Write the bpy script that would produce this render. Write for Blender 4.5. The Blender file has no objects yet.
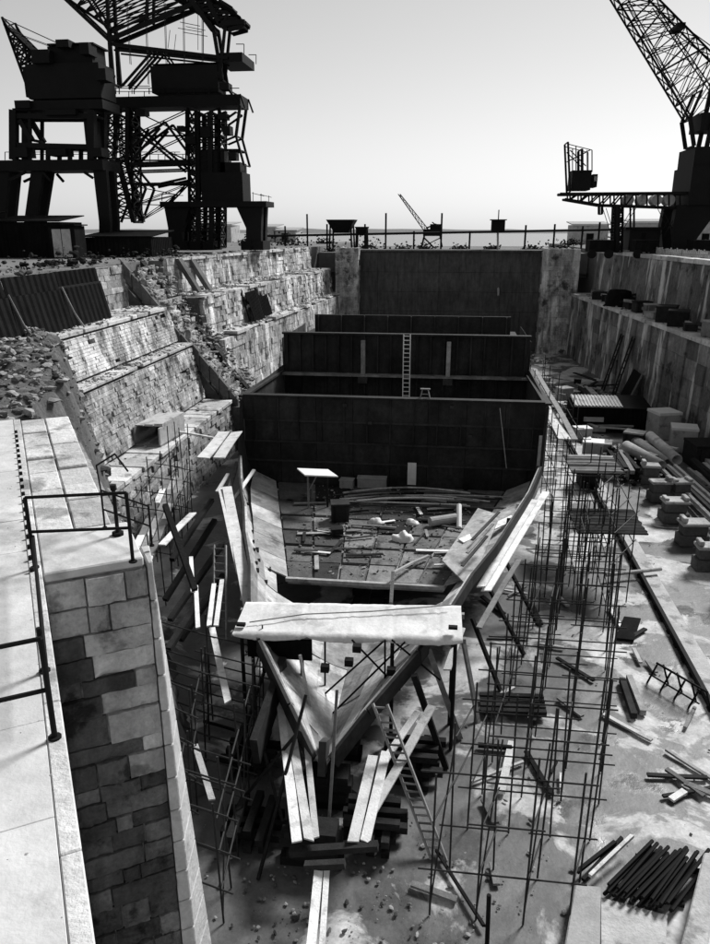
import bpy, math, random
from mathutils import Vector, Matrix, noise
R = math.radians
rnd = random.Random(7)
sc = bpy.context.scene
C = sc.collection
# ------------------------------------------------------------------ camera, sky, sun, exposure
PITCH, YAW, EYE, FPX = R(17.9), R(7.2), Vector((0, 0, 15.0)), 750.0
cd = bpy.data.cameras.new('camera'); cam = bpy.data.objects.new('camera', cd); C.objects.link(cam)
cd.sensor_fit = 'HORIZONTAL'; cd.sensor_width = 36; cd.lens = 36 * FPX / 710
cd.clip_start = .1; cd.clip_end = 6000
cam.location = EYE; cam.rotation_euler = (R(90) - PITCH, 0, YAW)
sc.camera = cam
SUN_EL, SUN_AZ = R(43), R(37)          # azimuth from +Y towards +X
w = bpy.data.worlds.new('World'); sc.world = w; w.use_nodes = True
nt = w.node_tree; nt.nodes.clear()
sky = nt.nodes.new('ShaderNodeTexSky'); sky.sky_type = 'NISHITA'; sky.sun_disc = False
sky.sun_elevation = SUN_EL; sky.sun_rotation = SUN_AZ; sky.dust_density = .25; sky.air_density = 1; sky.altitude = 10
# old film: hardly red sensitive, so the grey of the sky is the mean of its green and blue light
sep = nt.nodes.new('ShaderNodeSeparateColor'); bwn = nt.nodes.new('ShaderNodeMix'); bwn.inputs[0].default_value = .5; bg = nt.nodes.new('ShaderNodeBackground'); wo = nt.nodes.new('ShaderNodeOutputWorld')
bg.inputs[1].default_value = .078
nt.links.new(sky.outputs[0], sep.inputs[0]); nt.links.new(sep.outputs[1], bwn.inputs[2]); nt.links.new(sep.outputs[2], bwn.inputs[3]); nt.links.new(bwn.outputs[0], bg.inputs[0]); nt.links.new(bg.outputs[0], wo.inputs[0])
sd = bpy.data.lights.new('sun', 'SUN'); sd.energy = 4; sd.angle = R(15); sd.color = (1, 1, 1)
sun = bpy.data.objects.new('sun', sd); C.objects.link(sun)
S = Vector((math.sin(SUN_AZ) * math.cos(SUN_EL), math.cos(SUN_AZ) * math.cos(SUN_EL), math.sin(SUN_EL)))
sun.rotation_euler = S.to_track_quat('Z', 'Y').to_euler(); sun.location = (20, 20, 60)
vs = sc.view_settings; vs.view_transform = 'Standard'; vs.look = 'None'; vs.gamma = 1; vs.exposure = 0.5; vs.use_curve_mapping = False

# ------------------------------------------------------------------ survey helper: photo direction + known depth/height -> metres
FW = Vector((-math.sin(YAW) * math.cos(PITCH), math.cos(YAW) * math.cos(PITCH), -math.sin(PITCH)))
RT = Vector((math.cos(YAW), math.sin(YAW), 0)); UP = RT.cross(FW)
def at(px, py, Y=None, z=None, X=None):
    r = FW * FPX + RT * (px - 355) - UP * (py - 472)
    t = (Y / r.y) if Y is not None else ((z - 15) / r.z if z is not None else X / r.x)
    return EYE + r * t

# ------------------------------------------------------------------ materials (all neutral: the place is known only in black and white)
def mat(name, c, var=.25, scale=1.5, rough=.85, bump=.3, bscale=9, streak=0, island=0, metal=0, spec=.12, spots=0, lime=0):
    m = bpy.data.materials.new(name); m.use_nodes = True; t = m.node_tree; N = t.nodes; L = t.links
    p = N['Principled BSDF']; p.inputs['Roughness'].default_value = rough; p.inputs['Metallic'].default_value = metal
    p.inputs['Specular IOR Level'].default_value = spec
    geo = N.new('ShaderNodeNewGeometry'); oi = N.new('ShaderNodeObjectInfo')
    def nz(sc_, vec=None, det=6, dis=0):
        n = N.new('ShaderNodeTexNoise'); n.inputs['Scale'].default_value = sc_; n.inputs['Detail'].default_value = det
        n.inputs['Roughness'].default_value = .62; n.inputs['Distortion'].default_value = dis
        L.new(vec if vec else geo.outputs['Position'], n.inputs['Vector']); return n.outputs['Fac']
    def mth(op, a, b):
        n = N.new('ShaderNodeMath'); n.operation = op
        for i, v in enumerate((a, b)):
            if isinstance(v, (int, float)): n.inputs[i].default_value = v
            else: L.new(v, n.inputs[i])
        return n.outputs[0]
    def mul(fac, amp):      # 1 + amp*(fac-.5)*2, contrast stretched
        return mth('MAXIMUM', mth('ADD', mth('MULTIPLY', mth('SUBTRACT', fac, .5), amp * 4), 1), .15)
    v = mth('MULTIPLY', mul(nz(scale, dis=.4), var), c)
    v = mth('MULTIPLY', v, mul(nz(scale * 9), var * .6))
    if streak:
        mp = N.new('ShaderNodeMapping'); mp.inputs['Scale'].default_value = (1, 1, .2); L.new(geo.outputs['Position'], mp.inputs['Vector'])
        v = mth('MULTIPLY', v, mul(nz(2.2, mp.outputs[0]), streak))
    if island:
        v = mth('MULTIPLY', v, mul(mth('FRACT', mth('ADD', geo.outputs['Random Per Island'], oi.outputs['Random']), 0), island * .5))
    if spots:
        rp = N.new('ShaderNodeMapRange'); rp.inputs[1].default_value = .56; rp.inputs[2].default_value = .63; L.new(nz(scale * .8, det=9), rp.inputs[0])
        v = mth('MULTIPLY', v, mth('SUBTRACT', 1, mth('MULTIPLY', rp.outputs[0], spots)))
    if lime:        # white lime bloom run down the wall in patches
        mp2 = N.new('ShaderNodeMapping'); mp2.inputs['Scale'].default_value = (1, 1, .22); L.new(geo.outputs['Position'], mp2.inputs['Vector'])
        r2 = N.new('ShaderNodeMapRange'); r2.inputs[1].default_value = .54; r2.inputs[2].default_value = .6; L.new(nz(.55, mp2.outputs[0], 9), r2.inputs[0])
        v = mth('ADD', v, mth('MULTIPLY', r2.outputs[0], lime))
    cc = N.new('ShaderNodeCombineColor')
    for i in range(3): L.new(v, cc.inputs[i])
    L.new(cc.outputs[0], p.inputs['Base Color'])
    if bump:
        b = N.new('ShaderNodeBump'); b.inputs['Strength'].default_value = bump; b.inputs['Distance'].default_value = .06
        L.new(nz(bscale, det=8), b.inputs['Height']); L.new(b.outputs[0], p.inputs['Normal'])
    return m
M = dict(
    stone=mat('pale_limestone', .31, .6, .8, .9, 1.2, 6, streak=.7, island=.2, spots=.75, lime=.3),
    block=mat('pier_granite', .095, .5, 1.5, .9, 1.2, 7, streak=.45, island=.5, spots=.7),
    rough_stone=mat('rough_masonry', .3, .5, 1.1, .95, 1.0, 6, streak=.25, island=.4, spots=.6),
    bay=mat('stained_concrete', .15, .5, .6, .9, 1.0, 4, streak=.25, island=.35, spots=.65, lime=.36),
    pave=mat('paving_concrete', .5, .28, .4, .9, .2, 20, spots=.4),
    coping=mat('coping_stone', .46, .3, 1.2, .9, .7, 9, island=.3, spots=.5),
    block_pale=mat('pier_granite_pale', .36, .35, 1.5, .9, 1.2, 7, streak=.3, island=.3, spots=.5),
    quay=mat('quay_ground', .15, .3, .3, .95, .6, 3),
    rubble=mat('rubble', .17, .35, 2, .95, .6, 8, island=.9),
    earth=mat('dark_earth', .1, .4, 1, .95, .9, 5),
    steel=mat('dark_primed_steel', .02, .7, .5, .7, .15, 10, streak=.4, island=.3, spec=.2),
    steel2=mat('weathered_steel', .045, .4, .6, .6, .2, 10, streak=.3, island=.3),
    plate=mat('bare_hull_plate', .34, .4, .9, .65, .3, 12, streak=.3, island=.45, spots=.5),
    tank=mat('tank_top_plate', .1, .5, 1.1, .8, .5, 12, island=.9, spots=.7),
    gate=mat('gate_steel', .07, .35, .25, .75, .2, 5, streak=.5),
    wood=mat('pale_new_timber', .62, .22, 2.2, .8, .4, 25, island=.35, spots=.3),
    oldwood=mat('weathered_timber', .2, .35, 3, .9, .4, 20, island=.5),
    darkwood=mat('tarred_timber', .02, .4, 3, .9, .4, 20, island=.5),
    canvas=mat('pale_canvas', .62, .18, 1.1, .9, .25, 9, spots=.25),
    iron=mat('black_iron', .01, .3, 2, .7, .1, 20, spec=.08),
    crane=mat('crane_steel', .008, .3, .5, .7, 0),
    pole=mat('scaffold_tube', .03, .3, 2, .6, 0),
    greybox=mat('grey_painted', .3, .25, 2, .8, .3, 10),
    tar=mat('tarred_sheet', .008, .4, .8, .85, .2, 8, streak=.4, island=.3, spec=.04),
    white=mat('white_paint', .7, .1, 2, .7, .1, 10),
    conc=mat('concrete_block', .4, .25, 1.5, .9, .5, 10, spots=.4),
)
def glassmat():
    m = bpy.data.materials.new('window_glass'); m.use_nodes = True; p = m.node_tree.nodes['Principled BSDF']
    p.inputs['Base Color'].default_value = (.75, .75, .75, 1); p.inputs['Roughness'].default_value = .15; p.inputs['Transmission Weight'].default_value = .9
    return m
M['glass'] = glassmat()
def watermat():
    m = bpy.data.materials.new('harbour_water'); m.use_nodes = True; t = m.node_tree; p = t.nodes['Principled BSDF']
    p.inputs['Base Color'].default_value = (.1, .1, .1, 1); p.inputs['Roughness'].default_value = .25
    n = t.nodes.new('ShaderNodeTexNoise'); n.inputs['Scale'].default_value = 1.5; b = t.nodes.new('ShaderNodeBump'); b.inputs['Strength'].default_value = .3
    g = t.nodes.new('ShaderNodeNewGeometry'); t.links.new(g.outputs['Position'], n.inputs['Vector'])
    t.links.new(n.outputs['Fac'], b.inputs['Height']); t.links.new(b.outputs[0], p.inputs['Normal']); return m
M['water'] = watermat()
def floormat():
    m = bpy.data.materials.new('dock_floor_concrete'); m.use_nodes = True; t = m.node_tree; N = t.nodes; L = t.links; p = N['Principled BSDF']
    geo = N.new('ShaderNodeNewGeometry')
    def nz(s, det=8, r=.62, dis=0):
        n = N.new('ShaderNodeTexNoise'); n.inputs['Scale'].default_value = s; n.inputs['Detail'].default_value = det; n.inputs['Roughness'].default_value = r
        n.inputs['Distortion'].default_value = dis; L.new(geo.outputs['Position'], n.inputs['Vector']); return n.outputs['Fac']
    def mth(op, a, b, c=None):
        n = N.new('ShaderNodeMath'); n.operation = op
        for i, v in enumerate((a, b, c)):
            if v is None: continue
            if isinstance(v, (int, float)): n.inputs[i].default_value = v
            else: L.new(v, n.inputs[i])
        return n.outputs[0]
    sp = N.new('ShaderNodeSeparateXYZ'); L.new(geo.outputs['Position'], sp.inputs[0])
    # lime-white dry screed on the open lane beside the ship, damp dark cement under and left of it
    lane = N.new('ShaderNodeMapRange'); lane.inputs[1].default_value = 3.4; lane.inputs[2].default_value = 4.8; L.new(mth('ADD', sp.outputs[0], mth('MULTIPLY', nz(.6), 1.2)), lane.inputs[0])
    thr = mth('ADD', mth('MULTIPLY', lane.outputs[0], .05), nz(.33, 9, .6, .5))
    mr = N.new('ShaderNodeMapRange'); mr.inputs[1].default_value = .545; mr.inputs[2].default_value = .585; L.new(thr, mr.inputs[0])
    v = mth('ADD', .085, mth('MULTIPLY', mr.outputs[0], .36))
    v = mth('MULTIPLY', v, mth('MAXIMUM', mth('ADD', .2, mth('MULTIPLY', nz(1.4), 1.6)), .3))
    v = mth('MULTIPLY', v, mth('ADD', .55, mth('MULTIPLY', nz(12), .9)))
    cc = N.new('ShaderNodeCombineColor')
    for i in range(3): L.new(v, cc.inputs[i])
    L.new(cc.outputs[0], p.inputs['Base Color'])
    wet = N.new('ShaderNodeMapRange'); wet.inputs[1].default_value = .52; wet.inputs[2].default_value = .6; L.new(nz(.5, 6, .5), wet.inputs[0])
    rr = mth('ADD', mth('SUBTRACT', .55, mth('MULTIPLY', wet.outputs[0], .3)), mth('MULTIPLY', mr.outputs[0], .4)); L.new(rr, p.inputs['Roughness'])
    b = N.new('ShaderNodeBump'); b.inputs['Strength'].default_value = .3; b.inputs['Distance'].default_value = .05
    L.new(mth('ADD', nz(3.5), mth('MULTIPLY', mr.outputs[0], .5)), b.inputs['Height']); L.new(b.outputs[0], p.inputs['Normal'])
    return m
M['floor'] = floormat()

# ------------------------------------------------------------------ mesh helpers
_g = 1.618 / 1.9; _h = 1 / 1.9
ICO = [(-_h, _g, 0), (_h, _g, 0), (-_h, -_g, 0), (_h, -_g, 0), (0, -_h, _g), (0, _h, _g), (0, -_h, -_g), (0, _h, -_g), (_g, 0, -_h), (_g, 0, _h), (-_g, 0, -_h), (-_g, 0, _h)]
ICF = [(0, 11, 5), (0, 5, 1), (0, 1, 7), (0, 7, 10), (0, 10, 11), (1, 5, 9), (5, 11, 4), (11, 10, 2), (10, 7, 6), (7, 1, 8), (3, 9, 4), (3, 4, 2), (3, 2, 6), (3, 6, 8), (3, 8, 9), (4, 9, 5), (2, 4, 11), (6, 2, 10), (8, 6, 7), (9, 8, 1)]
class MB:
    def __init__(s): s.v = []; s.f = []
    def add(s, vs, fs):
        o = len(s.v); s.v += [tuple(p) for p in vs]; s.f += [tuple(i + o for i in f) for f in fs]; return s
    def hexa(s, b, t):      # bottom quad, top quad (ccw seen from above)
        return s.add(list(b) + list(t), [(3, 2, 1, 0), (4, 5, 6, 7), (0, 1, 5, 4), (1, 2, 6, 5), (2, 3, 7, 6), (3, 0, 4, 7)])
    def box(s, lo, hi):
        (a, b, c), (d, e, f) = lo, hi
        return s.hexa([(a, b, c), (d, b, c), (d, e, c), (a, e, c)], [(a, b, f), (d, b, f), (d, e, f), (a, e, f)])
    def obox(s, o, u, v, w):
        o, u, v, w = map(Vector, (o, u, v, w)); b = [o, o + u, o + u + v, o + v]
        return s.hexa(b, [q + w for q in b])
    def beam(s, a, b, wd, ht, up=(0, 0, 1)):
        a, b = Vector(a), Vector(b); d = (b - a).normalized(); up = Vector(up)
        if abs(d.dot(up)) > .98: up = Vector((0, 1, 0))
        x = d.cross(up).normalized() * wd / 2; y = x.cross(d).normalized() * ht / 2
        return s.hexa([a - x - y, a + x - y, b + x - y, b - x - y], [a - x + y, a + x + y, b + x + y, b - x + y])
    def tube(s, a, b, r, n=7, r2=None):
        a, b = Vector(a), Vector(b); d = (b - a).normalized(); r2 = r if r2 is None else r2
        x = d.orthogonal().normalized(); y = d.cross(x); o = len(s.v)
        for q, rr in ((a, r), (b, r2)):
            s.v += [tuple(q + (x * math.cos(6.28318 * i / n) + y * math.sin(6.28318 * i / n)) * rr) for i in range(n)]
        s.f += [(o + i, o + (i + 1) % n, o + n + (i + 1) % n, o + n + i) for i in range(n)]
        s.f += [tuple(o + i for i in reversed(range(n))), tuple(o + n + i for i in range(n))]; return s
    def path(s, pts, r, n=6):
        for a, b in zip(pts, pts[1:]): s.tube(a, b, r, n)
        return s
    def prism(s, poly, z0, z1):
        n = len(poly)
        return s.add([(x, y, z0) for x, y in poly] + [(x, y, z1) for x, y in poly],
                     [tuple(reversed(range(n))), tuple(range(n, 2 * n))] + [(i, (i + 1) % n, n + (i + 1) % n, n + i) for i in range(n)])
    def slab(s, pts, d):    # a polygon of 3D points thickened by vector d
        n = len(pts); d = Vector(d)
        return s.add([Vector(p) for p in pts] + [Vector(p) + d for p in pts],
                     [tuple(range(n)), tuple(reversed(range(n, 2 * n)))] + [((i + 1) % n, i, n + i, n + (i + 1) % n) for i in range(n)])
    def rock(s, c, r):
        c = Vector(c); sx, sy, sz = rnd.uniform(.6, 1.2), rnd.uniform(.45, .9), rnd.uniform(.25, .6); m = Matrix.Rotation(rnd.uniform(0, 6), 3, 'Z') @ Matrix.Rotation(rnd.uniform(-.5, .5), 3, 'X')
        vs = [c + m @ Vector((x * sx, y * sy, z * sz)) * (r * .6 * rnd.uniform(.7, 1.25)) for x, y, z in ICO]
        return s.add(vs, ICF)
    def mesh(s, name='mesh', smooth=False):
        me = bpy.data.meshes.new(name); me.from_pydata(s.v, [], s.f); me.update()
        if smooth: me.polygons.foreach_set('use_smooth', [True] * len(me.polygons))
        return me
    def build(s, name, m, parent=None, smooth=False, **k):
        return put(name, s.mesh(name, smooth), m, parent, **k)
def put(name, me, m, parent=None, label=None, cat=None, group=None, kind=None):
    if m is not None and not me.materials: me.materials.append(M[m])
    o = bpy.data.objects.new(name, me); C.objects.link(o); o.parent = parent
    if label: o['label'] = label
    if cat: o['category'] = cat
    if group: o['group'] = group
    if kind: o['kind'] = kind
    return o
def thing(name, label, cat, loc=(0, 0, 0), group=None):
    o = bpy.data.objects.new(name, None); C.objects.link(o); o.empty_display_size = .3
    o['label'] = label; o['category'] = cat
    if group: o['group'] = group
    return o
def plank(a, b, wd, th, name='plank', m='wood', parent=None, up=(0, 0, 1), **k):
    a, b = Vector(a), Vector(b); L_ = (b - a).length
    if L_ < 1.2 or th > .15: return MB().beam(a, b, wd, th, up).build(name, m, parent, **k)
    d = (b - a).normalized(); up = Vector(up)
    if abs(d.dot(up)) > .98: up = Vector((0, 1, 0))
    x = d.cross(up).normalized(); y = x.cross(d).normalized(); n = 6; mb = MB(); bow = rnd.uniform(-.012, .012) * L_; tw = rnd.uniform(-.12, .12); sl = rnd.uniform(-.25, .25) * wd
    for i in range(n + 1):
        t = i / n; c = a + (b - a) * t + y * bow * math.sin(math.pi * t) + d * (0 if 0 < i < n else 0); ang = tw * (t - .5)
        X = (x * math.cos(ang) + y * math.sin(ang)) * wd / 2; Yv = (y * math.cos(ang) - x * math.sin(ang)) * th / 2; e = d * sl * (1 if i == n else 0)
        mb.v += [tuple(c - X - Yv - e), tuple(c + X - Yv + e), tuple(c + X + Yv + e), tuple(c - X + Yv - e)]
    for i in range(n):
        q = 4 * i; mb.f += [(q, q + 1, q + 5, q + 4), (q + 1, q + 2, q + 6, q + 5), (q + 2, q + 3, q + 7, q + 6), (q + 3, q, q + 4, q + 7)]
    mb.f += [(3, 2, 1, 0), (4 * n, 4 * n + 1, 4 * n + 2, 4 * n + 3)]
    return mb.build(name, m, parent, **k)
def bevel(o, wdt=.02, seg=1):
    md = o.modifiers.new('bevel', 'BEVEL'); md.width = wdt; md.segments = seg; md.limit_method = 'ANGLE'; return o
def lerp(a, b, t): return Vector(a) + (Vector(b) - Vector(a)) * t
def truss(mb, a0, a1, b0, b1, n, r, x=True):      # two chords with lacing
    mb.tube(a0, a1, r * 1.6, 5); mb.tube(b0, b1, r * 1.6, 5)
    for i in range(n):
        t0, t1 = i / n, (i + 1) / n
        mb.tube(lerp(a0, a1, t0), lerp(b0, b1, t1), r, 4)
        if x: mb.tube(lerp(b0, b1, t0), lerp(a0, a1, t1), r, 4)
        mb.tube(lerp(a0, a1, t1), lerp(b0, b1, t1), r, 4)
def boxtruss(mb, A, B, n, r, x=True):              # A, B: lists of four corner points at the two ends
    for i in range(4): truss(mb, A[i], B[i], A[(i + 1) % 4], B[(i + 1) % 4], n, r, x)
def masonry(mb, o, u, v, W, H, ch, bl, depth=.5, jit=.04, gap=.012, skip=0):
    """courses of separate blocks: o lower-left corner, u along, v up (may be battered), outward normal = u x v"""
    o, u, v = Vector(o), Vector(u).normalized(), Vector(v); vh = v.normalized(); n = u.cross(vh).normalized()
    z = 0
    while z < H - .03:
        h = min(ch * rnd.uniform(.8, 1.25), H - z); x = -rnd.uniform(0, bl)
        while x < W:
            l = bl * rnd.uniform(.6, 1.5); x0, x1 = max(x, 0), min(x + l, W); x += l
            if x1 - x0 < .04 or rnd.random() < skip: continue
            p = rnd.gauss(0, jit); b = o + u * x0 + vh * z - n * depth
            q = o + u * x0 + vh * z + n * p
            U = u * (x1 - x0 - gap); V = vh * (h - gap)
            mb.add([b, b + U, b + U + V, b + V, q, q + U, q + U + V, q + V], [(4, 5, 6, 7), (0, 1, 5, 4), (1, 2, 6, 5), (2, 3, 7, 6), (3, 0, 4, 7)])
        z += h
    return mb
def rocks(name, pts, r0, r1, m='rubble', parent=None, **k):
    mb = MB()
    for p in pts: mb.rock(p, r0 + (r1 - r0) * rnd.random() ** 3.2)
    return mb.build(name, m, parent, kind='stuff', **k)
def corrugated(mb, o, u, v, n, amp, th=.02):       # ribbed sheet, n ribs across u
    o, u, v = Vector(o), Vector(u), Vector(v); nn = u.cross(v).normalized(); k = n * 4; base = len(mb.v)
    for i in range(k + 1):
        off = nn * amp * (0, 1, 1, 0)[i % 4]; q = o + u * (i / k) + off
        mb.v += [tuple(q), tuple(q + v), tuple(q + v - nn * th), tuple(q - nn * th)]
    for i in range(k):
        a, b = base + 4 * i, base + 4 * i + 4
        mb.f += [(a, b, b + 1, a + 1), (a + 1, b + 1, b + 2, a + 2), (a + 2, b + 2, b + 3, a + 3), (a + 3, b + 3, b, a)]
    return mb

# ================================================================== THE SETTING
def sheet(name, x0, x1, y0, y1, z, nx, ny, amp, m, hole=None):
    mb = MB()
    for j in range(ny + 1):
        for i in range(nx + 1):
            x = x0 + (x1 - x0) * i / nx; y = y0 + (y1 - y0) * j / ny
            mb.v.append((x, y, z + amp * noise.fractal(Vector((x * .5, y * .5, 3)), .8, 2.1, 4)))
    for j in range(ny):
        for i in range(nx):
            a = j * (nx + 1) + i; mb.f.append((a, a + 1, a + nx + 2, a + nx + 1))
    return mb.build(name, m, None, True, kind='structure')
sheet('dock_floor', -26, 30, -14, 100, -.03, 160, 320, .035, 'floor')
MB().prism([(-600, 150), (-600, -60), (-22.6, -60), (-22.6, 55.8), (-21.6, 56), (-18.4, 104), (-18.4, 150)], 0, 12.8).build('quay_ground_left', 'quay', kind='structure')
MB().prism([(600, -60), (600, 150), (17.6, 150), (17.6, 104), (18.2, 99), (20.6, 68), (25.5, 5), (26, -60)], 0, 12.6).build('quay_ground_right', 'quay', kind='structure')
MB().prism([(-22.59, -60), (25.99, -60), (25.9, -12), (-22.59, -12)], 0, 12.7).build('quay_ground_head', 'quay', kind='structure')
MB().add([(-3000, 104, 9.5), (3000, 104, 9.5), (3000, 5500, 9.5), (-3000, 5500, 9.5)], [(0, 1, 2, 3)]).build('harbour_water', 'water', kind='structure')
# far shore low strip
mb = MB()
xs = [-900 + i * 30 for i in range(62)]
for i, x in enumerate(xs):
    h = 15.5 + 5 * noise.noise(Vector((x * .006, 2, 0))) + 2.4 * noise.noise(Vector((x * .05, 5, 0)))
    mb.v += [(x, 1300, 9), (x, 1360, h), (x, 1500, 9)]
for i in range(len(xs) - 1):
    a = i * 3; mb.f += [(a, a + 3, a + 4, a + 1), (a + 1, a + 4, a + 5, a + 2)]
mb.build('far_shore_terrain', 'quay', kind='structure')

# ---- left dock wall, near section (Y 34..50.5), stepped tiers
def extr(mb, prof, y0, y1, dx=0):
    n = len(prof)
    return mb.add([(x, y0, z) for x, z in prof] + [(x + dx, y1, z) for x, z in prof],
                  [tuple(range(n)), tuple(reversed(range(n, 2 * n)))] + [(i, n + i, n + (i + 1) % n, (i + 1) % n) for i in range(n)])
W1 = thing('dock_wall', 'pale stepped stone dock wall on the left below the black hoarding', 'dock wall')
extr(MB(), [(-22.7, -.2), (-15.1, -.2), (-15.5, 3.45), (-17.1, 3.45), (-18.1, 7.3), (-18.8, 7.3), (-19.6, 9.8), (-22.3, 9.8), (-22.7, 12.7)], 34, 50.4).build('wall_core', 'earth', W1)
masonry(MB(), (-22.05, 34, 10), (0, 1, 0), (-.1, 0, 1), 16.4, 2.75, .45, 1.1, .6, .03).build('upper_tier', 'rough_stone', W1, kind='stuff')
masonry(MB(), (-18.65, 34.3, 7.7), (0, 1, 0), (-.26, 0, 1), 15.9, 2.1, .19, .6, .5, .02, .015, .015).build('brick_tier', 'stone', W1, kind='stuff')
masonry(MB(), (-17.0, 33.4, 3.75), (0, 1, 0), (-.22, 0, 1), 16.9, 3.6, .22, .7, .6, .03, .015, .015).build('middle_tier', 'stone', W1, kind='stuff')
masonry(MB(), (-14.85, 31, -.1), (0, 1, 0), (-.1, 0, 1), 19.3, 3.45, .3, .7, .5, .04, .015).build('lower_tier', 'rough_stone', W1, kind='stuff')
for z, xo, xi, t, y0 in ((10.02, -19.2, -22, .22, 34.3), (7.55, -17.75, -18.9, .18, 34.2), (3.6, -15.1, -17.2, .25, 30.5)):
    y = y0
    while y < 50.3:
        l = min(rnd.uniform(.7, 1.9), 50.4 - y); j = rnd.uniform(-.14, .06)
        if rnd.random() < .12 and z > 5: y += l; continue
        bevel(MB().box((xi, y, z - t + j * .4), (xo + j, y + l - .03, z + j * .4)).build('coping_slab', 'coping', W1), .03); y += l
rocks('ledge_rubble', [(rnd.uniform(-21.8, -19.3), rnd.uniform(34.3, 50), 10.05) for _ in range(420)] + [(rnd.uniform(-18.7, -17.8), rnd.uniform(34.3, 50), 7.58) for _ in range(420)] +
      [(rnd.uniform(-17.1, -16.2), rnd.uniform(31, 50), 3.63) for _ in range(160)], .03, .32, 'stone', W1)
# ---- rubble ground left of the tiers
e0, e1 = Vector((-9.6, 16.4, 0)), Vector((-19.2, 34.4, 0)); ed = (e1 - e0).normalized(); en = Vector((ed.y, -ed.x, 0))
def rub(x, y):
    d = (Vector((x, y, 0)) - e0).dot(en) + .9 * noise.noise(Vector((x * .5, y * .5, 0)))
    h = 10.25 if d < 0 else max(10.25 - 3.6 * d, -.3)
    if d < 0 and x < -17: h += 0
    return h + .35 * noise.fractal(Vector((x * .9, y * .9, 1)), .9, 2, 4)
mb = MB(); nx, ny = 70, 80
for j in range(ny + 1):
    for i in range(nx + 1):
        x = -22.5 + 16.5 * i / nx; y = 16.3 + 19.2 * j / ny; mb.v.append((x, y, rub(x, y) if j else -.3))
for j in range(ny):
    for i in range(nx):
        a = j * (nx + 1) + i; mb.f.append((a, a + 1, a + nx + 2, a + nx + 1))
mb.build('rubble_ground', 'earth', kind='structure')
pts = []
while len(pts) < 5200:
    x, y = rnd.uniform(-22, -9), rnd.uniform(16.5, 35); z = rub(x, y)
    if z > 1: pts.append((x, y, z + .04))
rocks('rubble', pts, .04, .5, label='broken stone rubble heaped between walkway and stepped wall', cat='rubble')
# ---- ruined stair gully (Y 50.5..56)
G = thing('ruined_stair', 'dark broken stone stair falling down a gap in left dock wall', 'stair')
N = 26
for i in range(N):
    t = i / N; x = -22.3 + 7.6 * t; z = 12.5 - 9.6 * t; y = 50.9 + rnd.uniform(-.1, .9)
    MB().hexa([(x - .1, y, z - 1.6), (x + .42, y, z - 1.6), (x + .42, y + 3.6, z - 1.6), (x - .1, y + 3.6, z - 1.6)],
              [(x, y, z + rnd.uniform(-.35, .05)), (x + .42, y + rnd.uniform(0, .5), z + rnd.uniform(-.35, .05)), (x + .42, y + rnd.uniform(2.2, 4.2), z + rnd.uniform(-.4, .1)), (x, y + rnd.uniform(2.2, 4.2), z + rnd.uniform(-.4, .1))]).build('step', 'rough_stone', G)
MB().slab([(-22.6, 50.9, 11.5), (-14.8, 50.9, 2), (-14.8, 55.9, 2), (-22.6, 55.9, 11.5)], (0, 0, -2)).build('stair_bed', 'earth', G)
for yk, ww, zz_, mm in ((53.7, .8, 13.0, 'darkwood'), (50.45, .35, 13.1, 'earth')):
    for k in range(12):
        if rnd.random() < .15: continue
        t0, t1 = k / 12, (k + .93) / 12; dz = rnd.uniform(-.3, .08); dy = rnd.uniform(-.12, .12); w2 = ww * rnd.uniform(.7, 1.2)
        p = lambda t: (-22.4 + 7.7 * t, zz_ + dz - 9.4 * t)
        (xa, za), (xb, zb) = p(t0), p(t1)
        MB().slab([(xa, yk + dy, za), (xb, yk + dy, zb), (xb, yk + dy + w2, zb + rnd.uniform(-.1, .1)), (xa, yk + dy + w2, za)], (0, 0, -1.1)).build('kerb_stone', mm, G)
rocks('loose_stone', [(-22 + 7.4 * t + rnd.uniform(-.3, .3), rnd.uniform(50.7, 56.5), 12.6 - 9.4 * t) for t in [rnd.random() for _ in range(900)]], .08, .55, 'rough_stone', G)
MB().box((-15.2, 50.3, -.1), (-14.55, 56.2, 3.1)).build('foot_wall', 'earth', G)
# ---- left dock wall, far section, toeing in to the gate
W2 = thing('dock_wall', 'weathered pale stone dock wall running on the left to the gate', 'dock wall')
TI = 2.95 / 43
extr(MB(), [(-21.7, -.2), (-17.2, -.2), (-17.6, 7.05), (-18.6, 7.05), (-19.1, 10.1), (-21.4, 10.1), (-21.7, 12.7)], 56, 99, 2.95).build('wall_core', 'earth', W2)
ul = Vector((TI, 1, 0)).normalized(); Lw = 43 / ul.y
masonry(MB(), (-21.1, 56, 10.2), ul, (-.08, 0, 1), Lw, 2.75, .4, 1.0, .6, .035, .012, .01).build('upper_tier', 'stone', W2, kind='stuff')
masonry(MB(), (-18.35, 56, 7.2), ul, (-.1, 0, 1), Lw, 3.0, .4, 1.0, .6, .05, .012, .01).build('middle_tier', 'stone', W2, kind='stuff')
masonry(MB(), (-16.8, 56, -.1), ul, (-.05, 0, 1), Lw, 7.1, .5, 1.3, .5, .03, .012).build('lower_tier', 'stone', W2, kind='stuff')
for z, xo, xi in ((10.28, -18.6, -21.3), (7.3, -17.05, -18.5), (12.95, -21.0, -22.0)):
    y = 56
    while y < 98.8:
        l = min(rnd.uniform(.9, 2.6), 99 - y); s = TI * (y - 56); j = rnd.uniform(-.3, .1)
        if rnd.random() < .2: y += l; continue
        MB().obox((xi + s, y, z - .22), (xo - xi + j, 0, 0), (TI * l, l - .04, 0), (0, 0, .22 + j * .5)).build('coping_slab', 'coping', W2); y += l
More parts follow.
